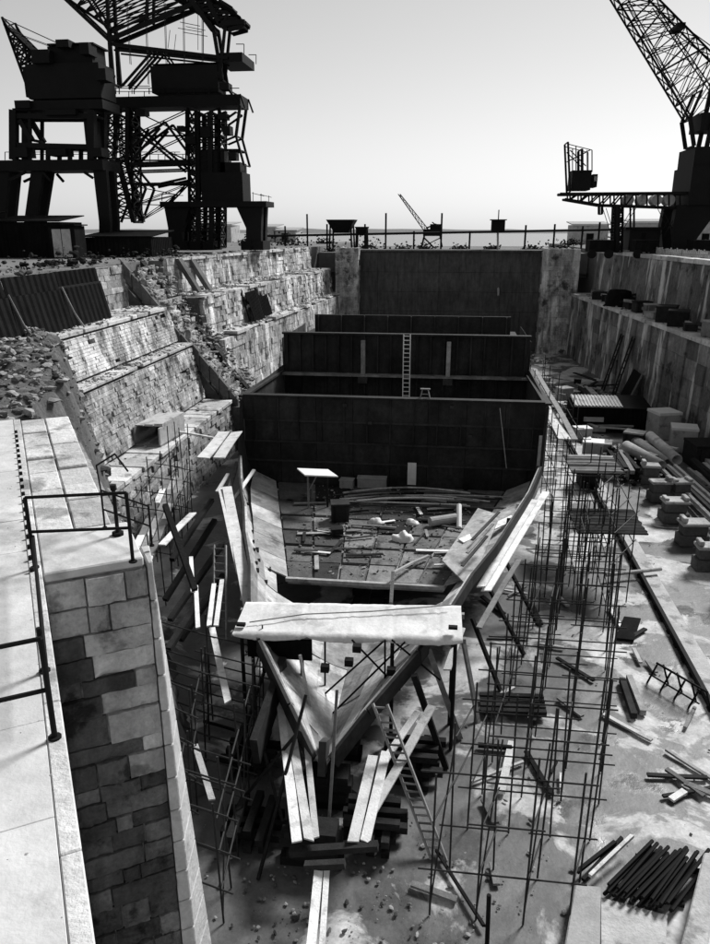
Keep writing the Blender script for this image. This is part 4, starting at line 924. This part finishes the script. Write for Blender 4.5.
# things on the right ledge (z 7.5)
mb = MB()
LB = [(81, 'dark dome shaped boiler on the right wall ledge'), ]
q = Vector((xr(82) + 1.1, 82, 7.52)); T = thing('tarpaulin_heap', 'dark heap under a tarpaulin on the right wall ledge', 'heap'); n = 16
prof = [(1.5, 0), (1.35, .7), (1.2, 1.3), (.9, 1.6), (.45, 1.75), (.0, 1.8)]
for r_, z_ in prof: mb.v += [tuple(q + Vector((math.cos(math.tau * i / n) * max(r_, .01), math.sin(math.tau * i / n) * max(r_, .01), z_))) for i in range(n)]
for k in range(len(prof) - 1): mb.f += [(k * n + i, k * n + (i + 1) % n, (k + 1) * n + (i + 1) % n, (k + 1) * n + i) for i in range(n)]
mb.v = [tuple(Vector(p_) + Vector((noise.noise(Vector(p_)), noise.noise(Vector(p_) + Vector((9, 0, 0))), .6 * noise.noise(Vector(p_) * .8) - .25)) * .55) for p_ in mb.v]
mb.build('tarpaulin', 'tar', T, True); MB().beam(q + Vector((-1.3, .6, .4)), q + Vector((1.4, -.4, 1.2)), .25, .2).build('baulk', 'darkwood', T)
for i in range(16):
    y = 50 + 2.9 * i + rnd.uniform(-.6, .6); s = rnd.uniform(.7, 1.6)
    crate('dark crate among the clutter on right wall ledge', (xr(y) + rnd.uniform(.7, 1.9), y, 7.52), s, s * rnd.uniform(.7, 1.5), s * rnd.uniform(.5, .9), rnd.choice(('darkwood', 'darkwood', 'oldwood')), rnd.uniform(-.4, .4), None, 'crate', 'crate', 'crates along the right wall ledge')
for i in range(14):
    y = 48 + 3.1 * i; p = Vector((xr(y) + 1.2, y, 7.75 + rnd.uniform(0, .5))); d = Vector((rnd.uniform(-.4, .4), rnd.uniform(.8, 1.6), rnd.uniform(-.1, .25)))
    plank(p - d, p + d, .3, .25, 'timber', rnd.choice(('darkwood', 'oldwood', 'conc')), label='timber baulk lying on the right wall ledge', cat='timber', group='baulks along the right wall ledge')
rocks('ledge_debris', [(xr(y) + rnd.uniform(.2, 2.4), y, 7.55) for y in [rnd.uniform(46, 97) for _ in range(320)]], .06, .45, 'rubble', label='broken debris scattered along right wall ledge', cat='debris')
rocks('quay_debris', [(xr(y) + rnd.uniform(3.4, 7), y, 12.75) for y in [rnd.uniform(50, 97) for _ in range(200)]], .06, .5, 'rubble', label='broken debris along the right quay edge', cat='debris')
rocks('quay_debris', [(-21.5 + TI * max(0, y - 56) + rnd.uniform(-3.5, 0), y, 12.9) for y in [rnd.uniform(36, 97) for _ in range(260)]], .06, .5, 'rubble', label='broken stone debris along the left quay edge', cat='debris')
# foreground right floor
T = thing('bar_stack', 'stack of black iron bars on the floor at bottom right', 'bar stack')
A, Bq = at(604, 893, z=.12), at(672, 912, z=.12); D0 = at(648, 845, z=.12) - A
for i in range(26):
    f = i / 25; p = lerp(A, Bq, f) + Vector((rnd.uniform(-.03, .03), rnd.uniform(-.12, .12), .1 * (i % 3))); d = D0 * rnd.uniform(.85, 1.1) + Vector((rnd.uniform(-.15, .15), 0, .02))
    MB().tube(p, p + d, .045, 6).build('bar', 'iron', T)
for k in (.2, .8): MB().beam(A + D0 * k - Vector((.1, 0, .09)), Bq + D0 * k + Vector((.1, 0, -.09)), .12, .1).build('bearer', 'darkwood', T)
for i, (a, b) in enumerate((((583, 880), (622, 838)), ((577, 872), (615, 842)), ((590, 876), (632, 836)))):
    plank(at(*a, z=.1 + .1 * i), at(*b, z=.25 + .08 * i), .09, .09, 'iron_bar', 'iron' if i < 2 else 'wood', label=('black bar slid off the bar stack, longest', 'black bar slid off the bar stack, leftmost', 'pale bar lying on the bar stack end')[i], cat='bar')
a = at(575, 884, z=.45); b = at(601, 886, z=.45); c_ = at(600, 960, z=.45); d_ = at(562, 960, z=.45)
bevel(MB().slab([a, d_, c_, b], (0, 0, -.47)).build('concrete_beam', 'greybox', label='grey concrete beam on floor left of the bar stack', cat='beam'), .03)
a = at(601, 897, z=.06); b = at(668, 915, z=.06); c_ = at(664, 960, z=.06); d_ = at(601, 960, z=.06)
bevel(MB().slab([a, d_, c_, b], (0, 0, -.08)).build('concrete_slab', 'conc', label='pale concrete slab on floor below the bar stack', cat='slab'), .01)
a = at(704, 852, z=.6); b = at(720, 852, z=.6); c_ = at(706, 965, z=.6); d_ = at(676, 965, z=.6)
bevel(MB().slab([a, d_, c_, b], (0, 0, -.62)).build('concrete_wall', 'conc', label='pale low concrete wall in bottom right corner', cat='wall'), .03)
for i in range(2): plank(at(622 + 7 * i, 680 - 3 * i, z=.12), at(634 + 9 * i, 716 - 3 * i, z=.12), .2, .2, 'timber', 'oldwood' if i else 'darkwood', label=('dark', 'grey')[i] + ' short timber of the pair lying on pale floor', cat='timber')
bevel(MB().slab([at(615, 638, z=.12), at(634, 640, z=.12), at(641, 618, z=.12), at(624, 616, z=.12)], (0, 0, -.1)).build('mat', 'tar', label='black square mat on the pale floor left of rail', cat='mat'), .02)
T = thing('rack', 'small dark iron trestle rack on floor beside rail', 'rack')
p = at(680, 700, z=0)
for i in range(4):
    o = Vector((-.5 + .33 * i, .9 - .45 * i, 0))
    MB().tube(p + o + Vector((-.35, 0, 0)), p + o + Vector((-.1, 0, .75)), .035).build('leg', 'iron', T); MB().tube(p + o + Vector((.35, 0, 0)), p + o + Vector((.1, 0, .75)), .035).build('leg', 'iron', T)
MB().tube(p + Vector((-.6, 1, .75)), p + Vector((.6, -.6, .75)), .04).build('top_bar', 'iron', T); MB().tube(p + Vector((-.8, 1, .3)), p + Vector((.4, -.6, .3)), .03).build('bar', 'iron', T)
# debris on the dock floor, more on the pale side
rocks('floor_debris', [(x, y, .02) for x, y in [(rnd.uniform(-9, 12), rnd.uniform(10.5, 40)) for _ in range(600)] if not (-5.5 < x < 0 and 16 < y)], .02, .13, 'rubble', label='small stones and scraps scattered on the dock floor', cat='debris')
rocks('floor_debris', [(X0 + rnd.gauss(1.0, 2.4), rnd.gauss(13.6, 1.3), .03) for _ in range(420)], .02, .17, 'rubble', label='denser broken rubble round the foot of the stem', cat='debris')
for i in range(34):
    x, y = rnd.uniform(-8, 8.3), rnd.uniform(12, 30); a = rnd.uniform(0, 3.1); l = rnd.uniform(.5, 1.9); d = Vector((math.cos(a), math.sin(a), 0)) * l / 2
    if -6.5 < x < 1.5 and y > 17: x = rnd.uniform(2, 8)
    plank(Vector((x, y, .08)) - d, Vector((x, y, .1)) + d, rnd.uniform(.06, .2), .07, 'timber', ('oldwood', 'darkwood', 'wood')[i % 3], label='loose ' + ('grey', 'black', 'white')[i % 3] + ' timber offcut lying on the dock floor', cat='timber', group=('grey', 'black', 'white')[i % 3] + ' offcuts on the dock floor')
plank(at(512, 742, z=.1), at(501, 793, z=.1), .22, .08, 'plank', 'wood', label='pale board lying alone on floor inside low scaffold', cat='plank')
plank(at(478, 745, z=.12), at(512, 748, z=.12), .14, .1, 'timber', 'darkwood', label='dark tapered timber touching the lone pale board', cat='timber')
T = thing('timber_pallet', 'dark timber sled on floor behind the low scaffold', 'sled'); p = at(512, 722, z=0)
for i in range(4): MB().beam(p + Vector((-1, .2 + .28 * i, .2)), p + Vector((1.1, .35 + .28 * i, .2)), .18, .14).build('slat', 'darkwood', T)
for i in range(2): MB().beam(p + Vector((-.7 + 1.4 * i, 0, .07)), p + Vector((-.6 + 1.4 * i, 1.3, .07)), .14, .12).build('runner', 'darkwood', T)

for i, (x0, y0, lb) in enumerate(((-4.6, 15.3, 'added dark crib deepening the shade left of the stem'), (-1.5, 15.6, 'added dark crib deepening the shade right of the stem'), (-5.4, 18.0, 'added dark crib deepening the shade under left bow flank'), (-.6, 18.2, 'added dark crib deepening the shade under right bow flank'))):
    T = thing('shade_crib', lb, 'timber crib')  # cribs added to blacken the shaded space under the bow
    for k in range(3 + i % 2):
        for s in range(3):
            z = .1 + .22 * k; o = .38 * s
            if k % 2: MB().beam((x0 - .7 + rnd.uniform(-.15, .1), y0 + o - .38, z), (x0 + .7 + rnd.uniform(-.1, .25), y0 + o - .38, z), .2, .2).build('crib_timber', 'darkwood', T)
            else: MB().beam((x0 + o - .38, y0 - .7 + rnd.uniform(-.2, .1), z), (x0 + o - .38, y0 + .7 + rnd.uniform(-.1, .15), z), .2, .2).build('crib_timber', 'darkwood', T)
YL = ['pale', 'grey', 'dark']
for i in range(22):
    y = 47 + 1.55 * i + rnd.uniform(-.4, .4); x = (10.4, 11.6, 13.4)[i % 3] + rnd.uniform(-.4, .4); s = rnd.uniform(.5, 1.2); k = i % 3
    if 57.5 < y < 62.5: continue
    crate(YL[k] + ' crate in the yard between the rail and right wall', (x, y, 0), s * 1.2, s, s * rnd.uniform(.5, 1.1), ('conc', 'oldwood', 'darkwood')[k], rnd.uniform(-.5, .5), ('white', 'conc', 'oldwood')[k], 'crate', 'crate', YL[k] + ' crates in the right yard')  # lids coloured paler than the bodies to stand for sunlit tops

for i, (x, y, lb) in enumerate(((11.0, 48.6, 'low stack of dark baulks right of the floor rail, nearest'), (15.9, 47.2, 'stack of dark baulks against right wall foot, nearest'), (10.6, 63.6, 'stack of dark baulks left of the low hut'), (13.8, 66.5, 'stack of dark baulks behind the low hut'), (16.6, 41, 'dark baulk stack at right frame edge by wall'), (12.4, 70.5, 'stack of baulks at the feet of the leaning frames'))):
    T = thing('timber_stack', lb, 'timber stack')
    for k in range(12):
        o = Vector((x + .32 * (k % 4) + rnd.uniform(-.06, .06), y + rnd.uniform(-.4, .4), .15 + .27 * (k // 4))); d = Vector((rnd.uniform(-.12, .12), rnd.uniform(1.5, 2.4), 0))
        MB().beam(o - d, o + d, .27, .24).build('baulk', 'conc' if k > 9 and i % 2 else ('oldwood' if k % 5 == 0 else 'darkwood'), T)

# ================================================================== CRANES
KW = .5
def members(T, name, segs, Y0, dep, wd, m='crane', tie=True):
    """the same members in two planes dep apart, each its own part, tied at the joints"""
    done = set()
    for a, b, *k in segs:
        w_ = (k[0] if k else wd) * KW
        p, q = at(*a, Y=Y0), at(*b, Y=Y0)
        for o in (0, dep): MB().beam(p + Vector((0, o, 0)), q + Vector((0, o, 0)), w_, w_, (0, 1, 0)).build(name, m, T)
        if tie and w_ > .15:
            for e in (a, b):
                if e not in done: done.add(e); p = at(*e, Y=Y0); MB().beam(p, p + Vector((0, dep, 0)), w_ * .5, w_ * .5).build('tie', m, T)
def pbox(T, name, x0, y0, x1, y1, Y0, dep, m='crane'):
    a, b = at(x0, y1, Y=Y0), at(x1, y0, Y=Y0); return MB().box((min(a.x, b.x), Y0, min(a.z, b.z)), (max(a.x, b.x), Y0 + dep, max(a.z, b.z))).build(name, m, T)
def lat(T, name, a0, a1, b0, b1, n, Y0, dep, r, m='crane', x=True):   # box lattice between two pixel chords
    o = Vector((0, dep, 0)); P = [at(*q, Y=Y0) for q in (a0, a1, b0, b1)]
    r *= .5; mb = MB(); boxtruss(mb, [P[0], P[2], P[2] + o, P[0] + o], [P[1], P[3], P[3] + o, P[1] + o], n, r, x); return mb.build(name, m, T)
# ---- big lattice gantry crane, left
YB = 76
T = thing('gantry_crane', 'huge black lattice gantry crane with machine house on left quay', 'crane')
pbox(T, 'platform_girder', 101, 94, 240, 108, YB, 3)
members(T, 'platform_rail', [((101, 86), (150, 86), .12), ((101, 86), (101, 94), .12), ((116, 86), (116, 94), .12), ((132, 86), (132, 94), .12), ((240, 94), (245, 108), .3)], YB, 3, .15)
H_ = pbox(T, 'machine_house', 152, 64, 217, 93, YB + .3, 2.6)
for px in (163, 182, 200): pbox(H_, 'window', px - 5, 79, px + 5, 84, YB + .4, .08, 'glass')
pbox(H_, 'house_roof', 150, 62, 219, 64, YB + .1, 3)
lat(T, 'leg', (104, 108), (108, 218), (130, 108), (133, 218), 9, YB, 2.2, .16)
members(T, 'leg_post', [((118, 160), (134, 222), .9), ((108, 110), (104, 165), .8), ((128, 108), (127, 165), .8)], YB, 2.2, .8)
lat(T, 'leg', (188, 108), (190, 248), (219, 108), (219, 248), 11, YB, 2.2, .2)
members(T, 'leg_post', [((197, 112), (199, 248), .8), ((210, 112), (212, 248), .9)], YB, 2.2, .8)
for a, b in (((130, 148), (165, 122)), ((165, 122), (186, 150)), ((128, 122), (186, 172)), ((132, 160), (160, 128)), ((140, 126), (128, 150)), ((186, 178), (150, 186)), ((131, 170), (146, 188)), ((146, 188), (136, 215)), ((120, 200), (112, 222))):
    members(T, 'brace', [(a, b)], YB, 2.2, .42, tie=False)
members(T, 'tie_beam', [((130, 164), (188, 162), .6), ((130, 171), (188, 169), .3), ((130, 184), (188, 183), .4), ((140, 152), (180, 152), .12), ((150, 152), (150, 162), .12), ((165, 152), (165, 162), .12), ((175, 152), (175, 162), .12)], YB, 2.2, .4)
members(T, 'upper_mast', [((104, -60), (112, 84), .6), ((148, -60), (147, 20), .5), ((110, 40), (114, 84), .5)], YB + .5, 1.6, .5)
members(T, 'jib_chord', [((40, -25), (110, 41), .6), ((62, -40), (112, 36), .4), ((108, 40), (195, 3), .7), ((108, 34), (190, -4), .35), ((112, 44), (228, 58), .55), ((114, 50), (225, 62), .3)], YB + .5, 1.6, .5)
lat(T, 'jib_lattice', (52, -12), (112, 30), (95, -60), (190, 4), 7, YB + .5, 1.6, .13)
members(T, 'stay', [((152, 52), (122, 86), .4), ((157, 52), (128, 86), .3), ((160, 50), (172, 66), .3), ((198, 0), (198, 50), .08), ((170, 30), (168, 48), .08), ((180, 22), (200, 26), .1), ((178, 28), (202, 32), .1)], YB + .5, 1.6, .3, tie=False)
lat(T, 'head_arm', (160, -12), (216, 22), (185, -20), (240, 18), 6, YB + .5, 1.6, .22)
members(T, 'head_frame', [((190, -2), (213, 30), .9), ((205, -5), (220, 24), .8), ((213, 26), (222, 80), .6), ((226, 16), (220, 78), .5), ((219, 24), (245, 22), .8), ((228, 30), (243, 26), .6), ((219, 0), (232, 8), .5)], YB + .5, 1.6, .5)
pbox(T, 'head_platform', 217, 52, 242, 62, YB + .5, 4.5); members(T, 'platform_rail', [((236, 44), (244, 44), .12), ((244, 44), (244, 54), .12)], YB + .5, 4.5, .12)
members(T, 'side_frame', [((240, 106), (236, 136), .5), ((236, 136), (244, 165), .4), ((222, 122), (236, 112), .35), ((222, 150), (240, 150), .4), ((222, 142), (236, 136), .35), ((229, 90), (240, 106), .4), ((208, 116), (208, 160), .2)], YB, 2.2, .4)
pbox(T, 'winch_cabin', 202, 172, 242, 203, YB - .3, 3); pbox(T, 'winch_cabin', 196, 150, 224, 175, YB, 2.4); pbox(T, 'winch_cabin', 218, 162, 240, 174, YB, 2.4)
pbox(T, 'base_platform', 160, 201, 266, 207, YB - .6, 3.4); members(T, 'platform_rail', [((162, 194), (172, 194), .12), ((162, 194), (162, 201), .12), ((252, 193), (264, 196), .1), ((253, 192), (253, 201), .1), ((261, 194), (261, 203), .1)], YB - .6, 3.2, .1)
for x0, x1, x2, x3 in ((164, 190, 168, 182), (236, 262, 246, 261)):
    P = [at(x0, 206, Y=YB - .3), at(x1, 206, Y=YB - .3), at(x3, 232, Y=YB - .3), at(x3, 248, Y=YB - .3), at(x2, 248, Y=YB - .3), at(x2, 228, Y=YB - .3)]
    MB().slab(P, (0, .8, 0)).build('foot', 'crane', T); MB().slab([q + Vector((0, 1.8, 0)) for q in P], (0, .8, 0)).build('foot', 'crane', T)
for px in (168, 180, 246, 258, 195, 208, 112, 128): pbox(T, 'bogie', px - 5, 241, px + 5, 250, YB - .4, 3)
for k in range(5):      # hoist ropes and inspection ladders
    members(T, 'hoist_rope', [((126 + 19 * k, 2 + 6 * (k % 2)), (130 + 18 * k, 64 + 20 * (k % 2)), .09)], YB + 1, .3, .08, tie=False)
lat(T, 'ladder', (196, 110), (197, 200), (199, 110), (200, 200), 26, YB - .2, .3, .05, x=False)
lat(T, 'ladder', (117, 108), (120, 160), (120, 108), (123, 160), 16, YB - .2, .3, .05, x=False)
lat(T, 'tower_panel', (132, 110), (132, 160), (186, 110), (186, 160), 2, YB + 1.2, .8, .12)
lat(T, 'tower_panel', (133, 186), (136, 222), (186, 184), (166, 205), 2, YB + 1.2, .8, .1)
for k in range(9): members(T, 'handrail', [((104 + 15 * k, 88), (104 + 15 * k, 94), .1), ((104 + 15 * k, 88), (119 + 15 * k, 88), .1)], YB - .1, .1, .1, tie=False)
for k, (px, py, a, b) in enumerate(((222, 116, 8, 6), (226, 130, 7, 9), (190, 140, 10, 8), (224, 86, 9, 7), (180, 128, 6, 5), (205, 132, 9, 10), (232, 156, 7, 8), (140, 112, 9, 6))): pbox(T, 'gear_box', px - a / 2, py - b / 2, px + a / 2, py + b / 2, YB - .5, 1.2)
# ---- small portal crane far left
YC = 66
T = thing('portal_crane', 'squat black portal crane with slewing cab at far left', 'crane')
pbox(T, 'cab', 29, 62, 98, 99, YC, 3); pbox(T, 'cab', 49, 45, 91, 64, YC + .3, 2.6)
for s in (0, 1): pbox(T, 'cab_roof', 47 + s * 40, 42 + s * 26, 93 + s * 7, 45 + s * 26, YC + .1, 3)
lat(T, 'jib', (2, 17), (30, 95), (4, 24), (46, 66), 8, YC + 1, 2, .14)
pbox(T, 'jib_heel', 26, 66, 40, 97, YC + .6, 2); pbox(T, 'turntable', 16, 99, 102, 110, YC - .2, 3.4)
members(T, 'machinery_frame', [((12, 116), (94, 116), .8), ((12, 145), (94, 147), .8), ((14, 110), (14, 160), 1.2), ((30, 112), (30, 160), .5), ((92, 110), (92, 160), 1.2), ((20, 120), (32, 140), .8), ((48, 147), (48, 160), .6), ((70, 147), (70, 160), .6)], YC, 2, .6)
pbox(T, 'winch_box', 86, 120, 94, 146, YC + .5, 1.6)
pbox(T, 'portal_girder', -4, 159, 102, 171, YC - .3, 3.6)
for a, b, c2, d2 in ((-2, 9, -8, 4), (31, 43, 24, 35), (93, 106, 99, 110)):
    P = [at(a, 170, Y=YC), at(b, 170, Y=YC), at(d2, 222, Y=YC), at(d2, 247, Y=YC), at(c2, 247, Y=YC), at(c2, 222, Y=YC)]
    for o in (0, 1.6): MB().slab([q + Vector((0, o, 0)) for q in P], (0, .5, 0)).build('leg', 'crane', T)
members(T, 'brace', [((9, 180), (26, 172), .4), ((43, 172), (50, 180), .4), ((93, 178), (84, 172), .4)], YC, 2.4, .4, tie=False)
for k, (px, py, a, b) in enumerate(((40, 56, 16, 14), (62, 43, 12, 8), (84, 48, 8, 12), (100, 74, 10, 12), (22, 104, 14, 8), (60, 112, 30, 6), (96, 152, 10, 9), (20, 152, 12, 10), (56, 152, 18, 7))): pbox(T, 'gear_box', px - a / 2, py - b / 2, px + a / 2, py + b / 2, YC - .6, 1.5)
members(T, 'stay_wire', [((3, 18), (60, 44), .12), ((8, 30), (52, 46), .1), ((5, 160), (5, 152), .1), ((5, 152), (100, 152), .1)], YC, 2, .1, tie=False)
# ---- right level-luffing crane with gantry
YR = 88
T = thing('jib_crane', 'large black lattice jib crane leaning over the right quay', 'crane')
lat(T, 'jib', (600, -30), (690, 120), (636, -24), (725, 66), 9, YR, 2, .13)
lat(T, 'jib_inner', (628, 0), (692, 118), (655, 5), (720, 100), 5, YR + .5, 1, .08, x=False)
members(T, 'jib_heel', [((690, 118), (694, 146), .7), ((725, 66), (706, 150), .8), ((702, 90), (690, 118), .5)], YR, 3, .6)
pbox(T, 'sheave_block', 677, 22, 686, 27, YR, 3)
members(T, 'stay_wire', [((681, 24), (730, 60), .15)], YR, 3, .12, tie=False)
pbox(T, 'machine_house', 693, 146, 735, 168, YR - .5, 6); pbox(T, 'machine_house', 688, 165, 735, 205, YR - .8, 7)
pbox(T, 'cab', 700, 112, 722, 130, YR, 4)
P = [at(676, 205, Y=YR), at(720, 205, Y=YR), at(696, 238, Y=YR), at(690, 252, Y=YR), at(674, 252, Y=YR), at(672, 225, Y=YR)]
for o in (-.5, 4.5): MB().slab([q + Vector((0, o, 0)) for q in P], (0, 1.3, 0)).build('leg', 'crane', T)
T = thing('gantry_bridge', 'dark truss gantry bridge with cabin on the right quay', 'gantry')
members(T, 'top_chord', [((560, 194), (690, 193), .6)], YR, 2, .6); members(T, 'bottom_chord', [((565, 199), (600, 205), .5), ((600, 205), (690, 208), .5)], YR, 2, .5)
for i in range(11):
    x = 570 + i * 11; members(T, 'post', [((x, 193), (x, 200 + min(i * 1.2, 7)), .3)], YR, 2, .3, tie=False)
    if i < 6: members(T, 'diagonal', [((x, 200 + min(i * 1.2, 7)), (x + 10, 193), .3)], YR, 2, .3, tie=False)
Cb = pbox(T, 'cabin', 571, 170, 592, 190, YR + .5, 3); pbox(Cb, 'window', 594, 176, 598, 181, YR + .6, .05, 'glass'); pbox(T, 'cabin_annex', 592, 174, 598, 187, YR + .7, 2.4)
members(T, 'mast', [((568, 142), (570, 192), .4), ((582, 149), (582, 172), .5), ((568, 144), (592, 150), .15), ((592, 150), (592, 172), .2), ((570, 160), (590, 150), .2), ((570, 150), (586, 166), .2), ((576, 146), (576, 170), .2), ((587, 150), (587, 170), .15)], YR + .5, 2.5, .3)
lat(T, 'leg', (616, 206), (614, 252), (623, 206), (622, 252), 5, YR, 1.8, .15); members(T, 'leg_post', [((617, 206), (617, 252), .7), ((634, 206), (634, 228), .35), ((602, 205), (602, 214), .5)], YR, 1.8, .6)
for i, px in enumerate((629, 643, 657, 670)):   # round drums between the chords
    q = at(px, 200, Y=YR + .6); MB().tube(q, q + Vector((0, 1.6, 0)), .55, 16).build('drum', 'conc', T)
members(T, 'stay', [((606, 208), (616, 240), .12), ((636, 208), (618, 238), .12), ((662, 208), (676, 236), .12), ((680, 208), (664, 236), .12)], YR, 1.8, .12, tie=False)
T = thing('boiler_house', 'black box shaped hut under the right gantry bridge', 'hut')
pbox(T, 'wall', 628, 229, 661, 250, YR + 1, 4); pbox(T, 'roof', 626, 227, 663, 229.5, YR + .7, 4.6); pbox(T, 'door', 640, 233, 646, 250, YR + .93, .05, 'tar')
for i in range(3):
    T = thing('wagon', ('black low wagon on right quay beside crane leg', 'black wagon on right quay, half outside the frame', 'dark wagon on right quay left of the boiler hut')[i], 'wagon'); x = (646, 704, 600)[i]
    pbox(T, 'body', x - 11, 240, x + 14, 252, YR - 6, 2.5, 'tar'); 
    for k in (-8, 9): q = at(x + k, 254, Y=YR - 6.2); MB().tube(q, q + Vector((0, .3, 0)), .45, 12).build('wheel', 'iron', T)
# ---- far end: handrail line, posts, hoppers, distant derrick
YF = 108
T = thing('gate_cable', 'long pipe line carried on posts above the dock gate', 'pipe line')
a, b = at(262, 236, Y=YF), at(612, 229.5, Y=YF)
MB().tube(a, b, .16, 7).build('pipe', 'crane', T)
for px, top in ((307, 214), (327, 224), (386, 213), (414, 231), (442, 213), (470, 231), (526, 225), (555, 224), (583, 226), (600, 222), (285, 226), (365, 224)):
    q = at(px, top, Y=YF); MB().tube((q.x, YF, 12.3), q, .13, 6).build('post', 'crane', T)
for i, (px, lb) in enumerate(((342, 'dark hopper bin on trestle legs near left gate pier'), (362, 'small dark hopper beside the left gate pier'))):
    T = thing('hopper', lb, 'hopper'); s = 1.9 if i == 0 else .9; q = at(px, 222 if i == 0 else 229, Y=106)
    MB().hexa([q + Vector((-s * .5, -s * .5, -1.4 * s / 1.9)), q + Vector((s * .5, -s * .5, -1.4 * s / 1.9)), q + Vector((s * .5, s * .5, -1.4 * s / 1.9)), q + Vector((-s * .5, s * .5, -1.4 * s / 1.9))],
              [q + Vector((-s, -s, .3)), q + Vector((s, -s, .3)), q + Vector((s, s, .3)), q + Vector((-s, s, .3))]).build('bin', 'crane', T)
    for dx in (-.8, .8):
        for dy in (-.8, .8): MB().tube((q.x + dx * s, q.y + dy * s, 12.4), q + Vector((dx * s * .9, dy * s * .9, .2)), .12).build('leg', 'crane', T)
T = thing('signal_hut', 'small dark signal box on a pole above the gate', 'hut'); q = at(498, 226, Y=104)
MB().box(q - Vector((.85, .8, .75)), q + Vector((.85, .8, .7))).build('cabin', 'crane', T); MB().box(q + Vector((-1.05, -1, .71)), q + Vector((1.05, 1, .82))).build('roof', 'crane', T); MB().tube((q.x + .3, 99.6, 7), q - Vector((0, 0, .7)), .14).build('pole', 'greybox', T); MB().tube(q + Vector((0, 0, .8)), q + Vector((0, 0, 2)), .07).build('mast', 'crane', T)
T = thing('derrick', 'small distant derrick crane with raised jib beyond the gate', 'crane'); YD = 125
lat(T, 'jib', (398, 194), (424, 231), (400, 194), (428, 229), 9, YD, 1, .07); pbox(T, 'cab', 423, 229, 441, 236, YD - .4, 3); members(T, 'frame', [((424, 236), (421, 248), .4), ((440, 236), (442, 247), .4), ((424, 246), (440, 238), .3), ((424, 238), (434, 248), .3), ((432, 222), (442, 230), .3), ((426, 228), (436, 224), .4)], YD, 2.5, .4); pbox(T, 'cab_roof', 430, 224, 442, 229, YD, 2)
# low scrub and timber line along the gate top and far quays
def bush(label, x, y, z, s, n):
    T = thing('bush', label, 'bush', group='low scrub along far quay'); mb = MB()
    for _ in range(n):
        d = Vector((rnd.gauss(0, s), rnd.gauss(0, s * .6), abs(rnd.gauss(0, s * .55)))); p = Vector((x, y, z)) + d; r = rnd.uniform(.1, .25); a = Vector((rnd.uniform(-1, 1), rnd.uniform(-1, 1), rnd.uniform(-1, 1))).normalized() * r; b = a.orthogonal().normalized() * r
        mb.add([p - a, p + b, p + a, p - b], [(0, 1, 2, 3)])
    mb.build('foliage', 'darkwood', T); st = MB()
    for _ in range(4): st.tube((x, y, z - .2), (x + rnd.uniform(-s, s), y, z + s * .6), .03, 4)
    st.build('stem', 'darkwood', T)
for i in range(22):
    x = -30 + 3.2 * i + rnd.uniform(-1, 1)
    if -12 < x < 11 and i % 3 == 0: continue
    y = 112 + rnd.uniform(0, 14) if -13 < x < 13 else 100 + rnd.uniform(5, 30)
    bush('low dark scrub on the far quay beyond the dock', x, y, 12.7 if abs(x) > 18 else 12.0, rnd.uniform(.6, 1.3), 160)
MB().prism([(-18.3, 105), (17.5, 105), (17.5, 150), (-18.3, 150)], 9, 12.05).build('quay_ground_far', 'quay', kind='structure')
for i, (px, py, w_, h_) in enumerate(((590, 236, 6, 3), (262, 240, 5, 2.6), (285, 240, 4, 2), (650, 232, 7, 3.4), (705, 240, 8, 4), (215, 228, 6, 3))):
    q = at(px, py, Y=140); T = thing('quay_hut', ('pale low building behind the right gate pier', 'pale hut on far left quay near crane foot', 'tiny hut on far left quay by the pipe posts', 'pale shed behind the black boiler hut', 'pale building at right frame edge behind crane', 'pale shed seen between the big crane legs')[i], 'building')
    MB().box((q.x - w_ / 2, 140, 12), (q.x + w_ / 2, 146, 12.8 + h_)).build('wall', 'conc', T); MB().slab([(q.x - w_ / 2 - .3, 139.7, 12.82 + h_), (q.x + w_ / 2 + .3, 139.7, 12.82 + h_), (q.x + w_ / 2 + .3, 146.3, 13.3 + h_), (q.x - w_ / 2 - .3, 146.3, 13.3 + h_)], (0, 0, .15)).build('roof', 'greybox', T)
    MB().box((q.x - .6, 139.9, 12.9), (q.x + .6, 139.98, 14.4)).build('door', 'tar', T)
T = thing('fence', 'white picket fence along the top of right quay', 'fence')
for i in range(110):
    y = 56 + .4 * i; MB().box((xr(y) + 4.0, y, 12.62), (xr(y) + 4.06, y + .2, 13.3 + rnd.uniform(-.1, .1))).build('picket', 'conc', T)
MB().beam((xr(56) + 4.1, 56, 13), (xr(100) + 4.1, 100, 13), .06, .1).build('rail', 'conc', T)
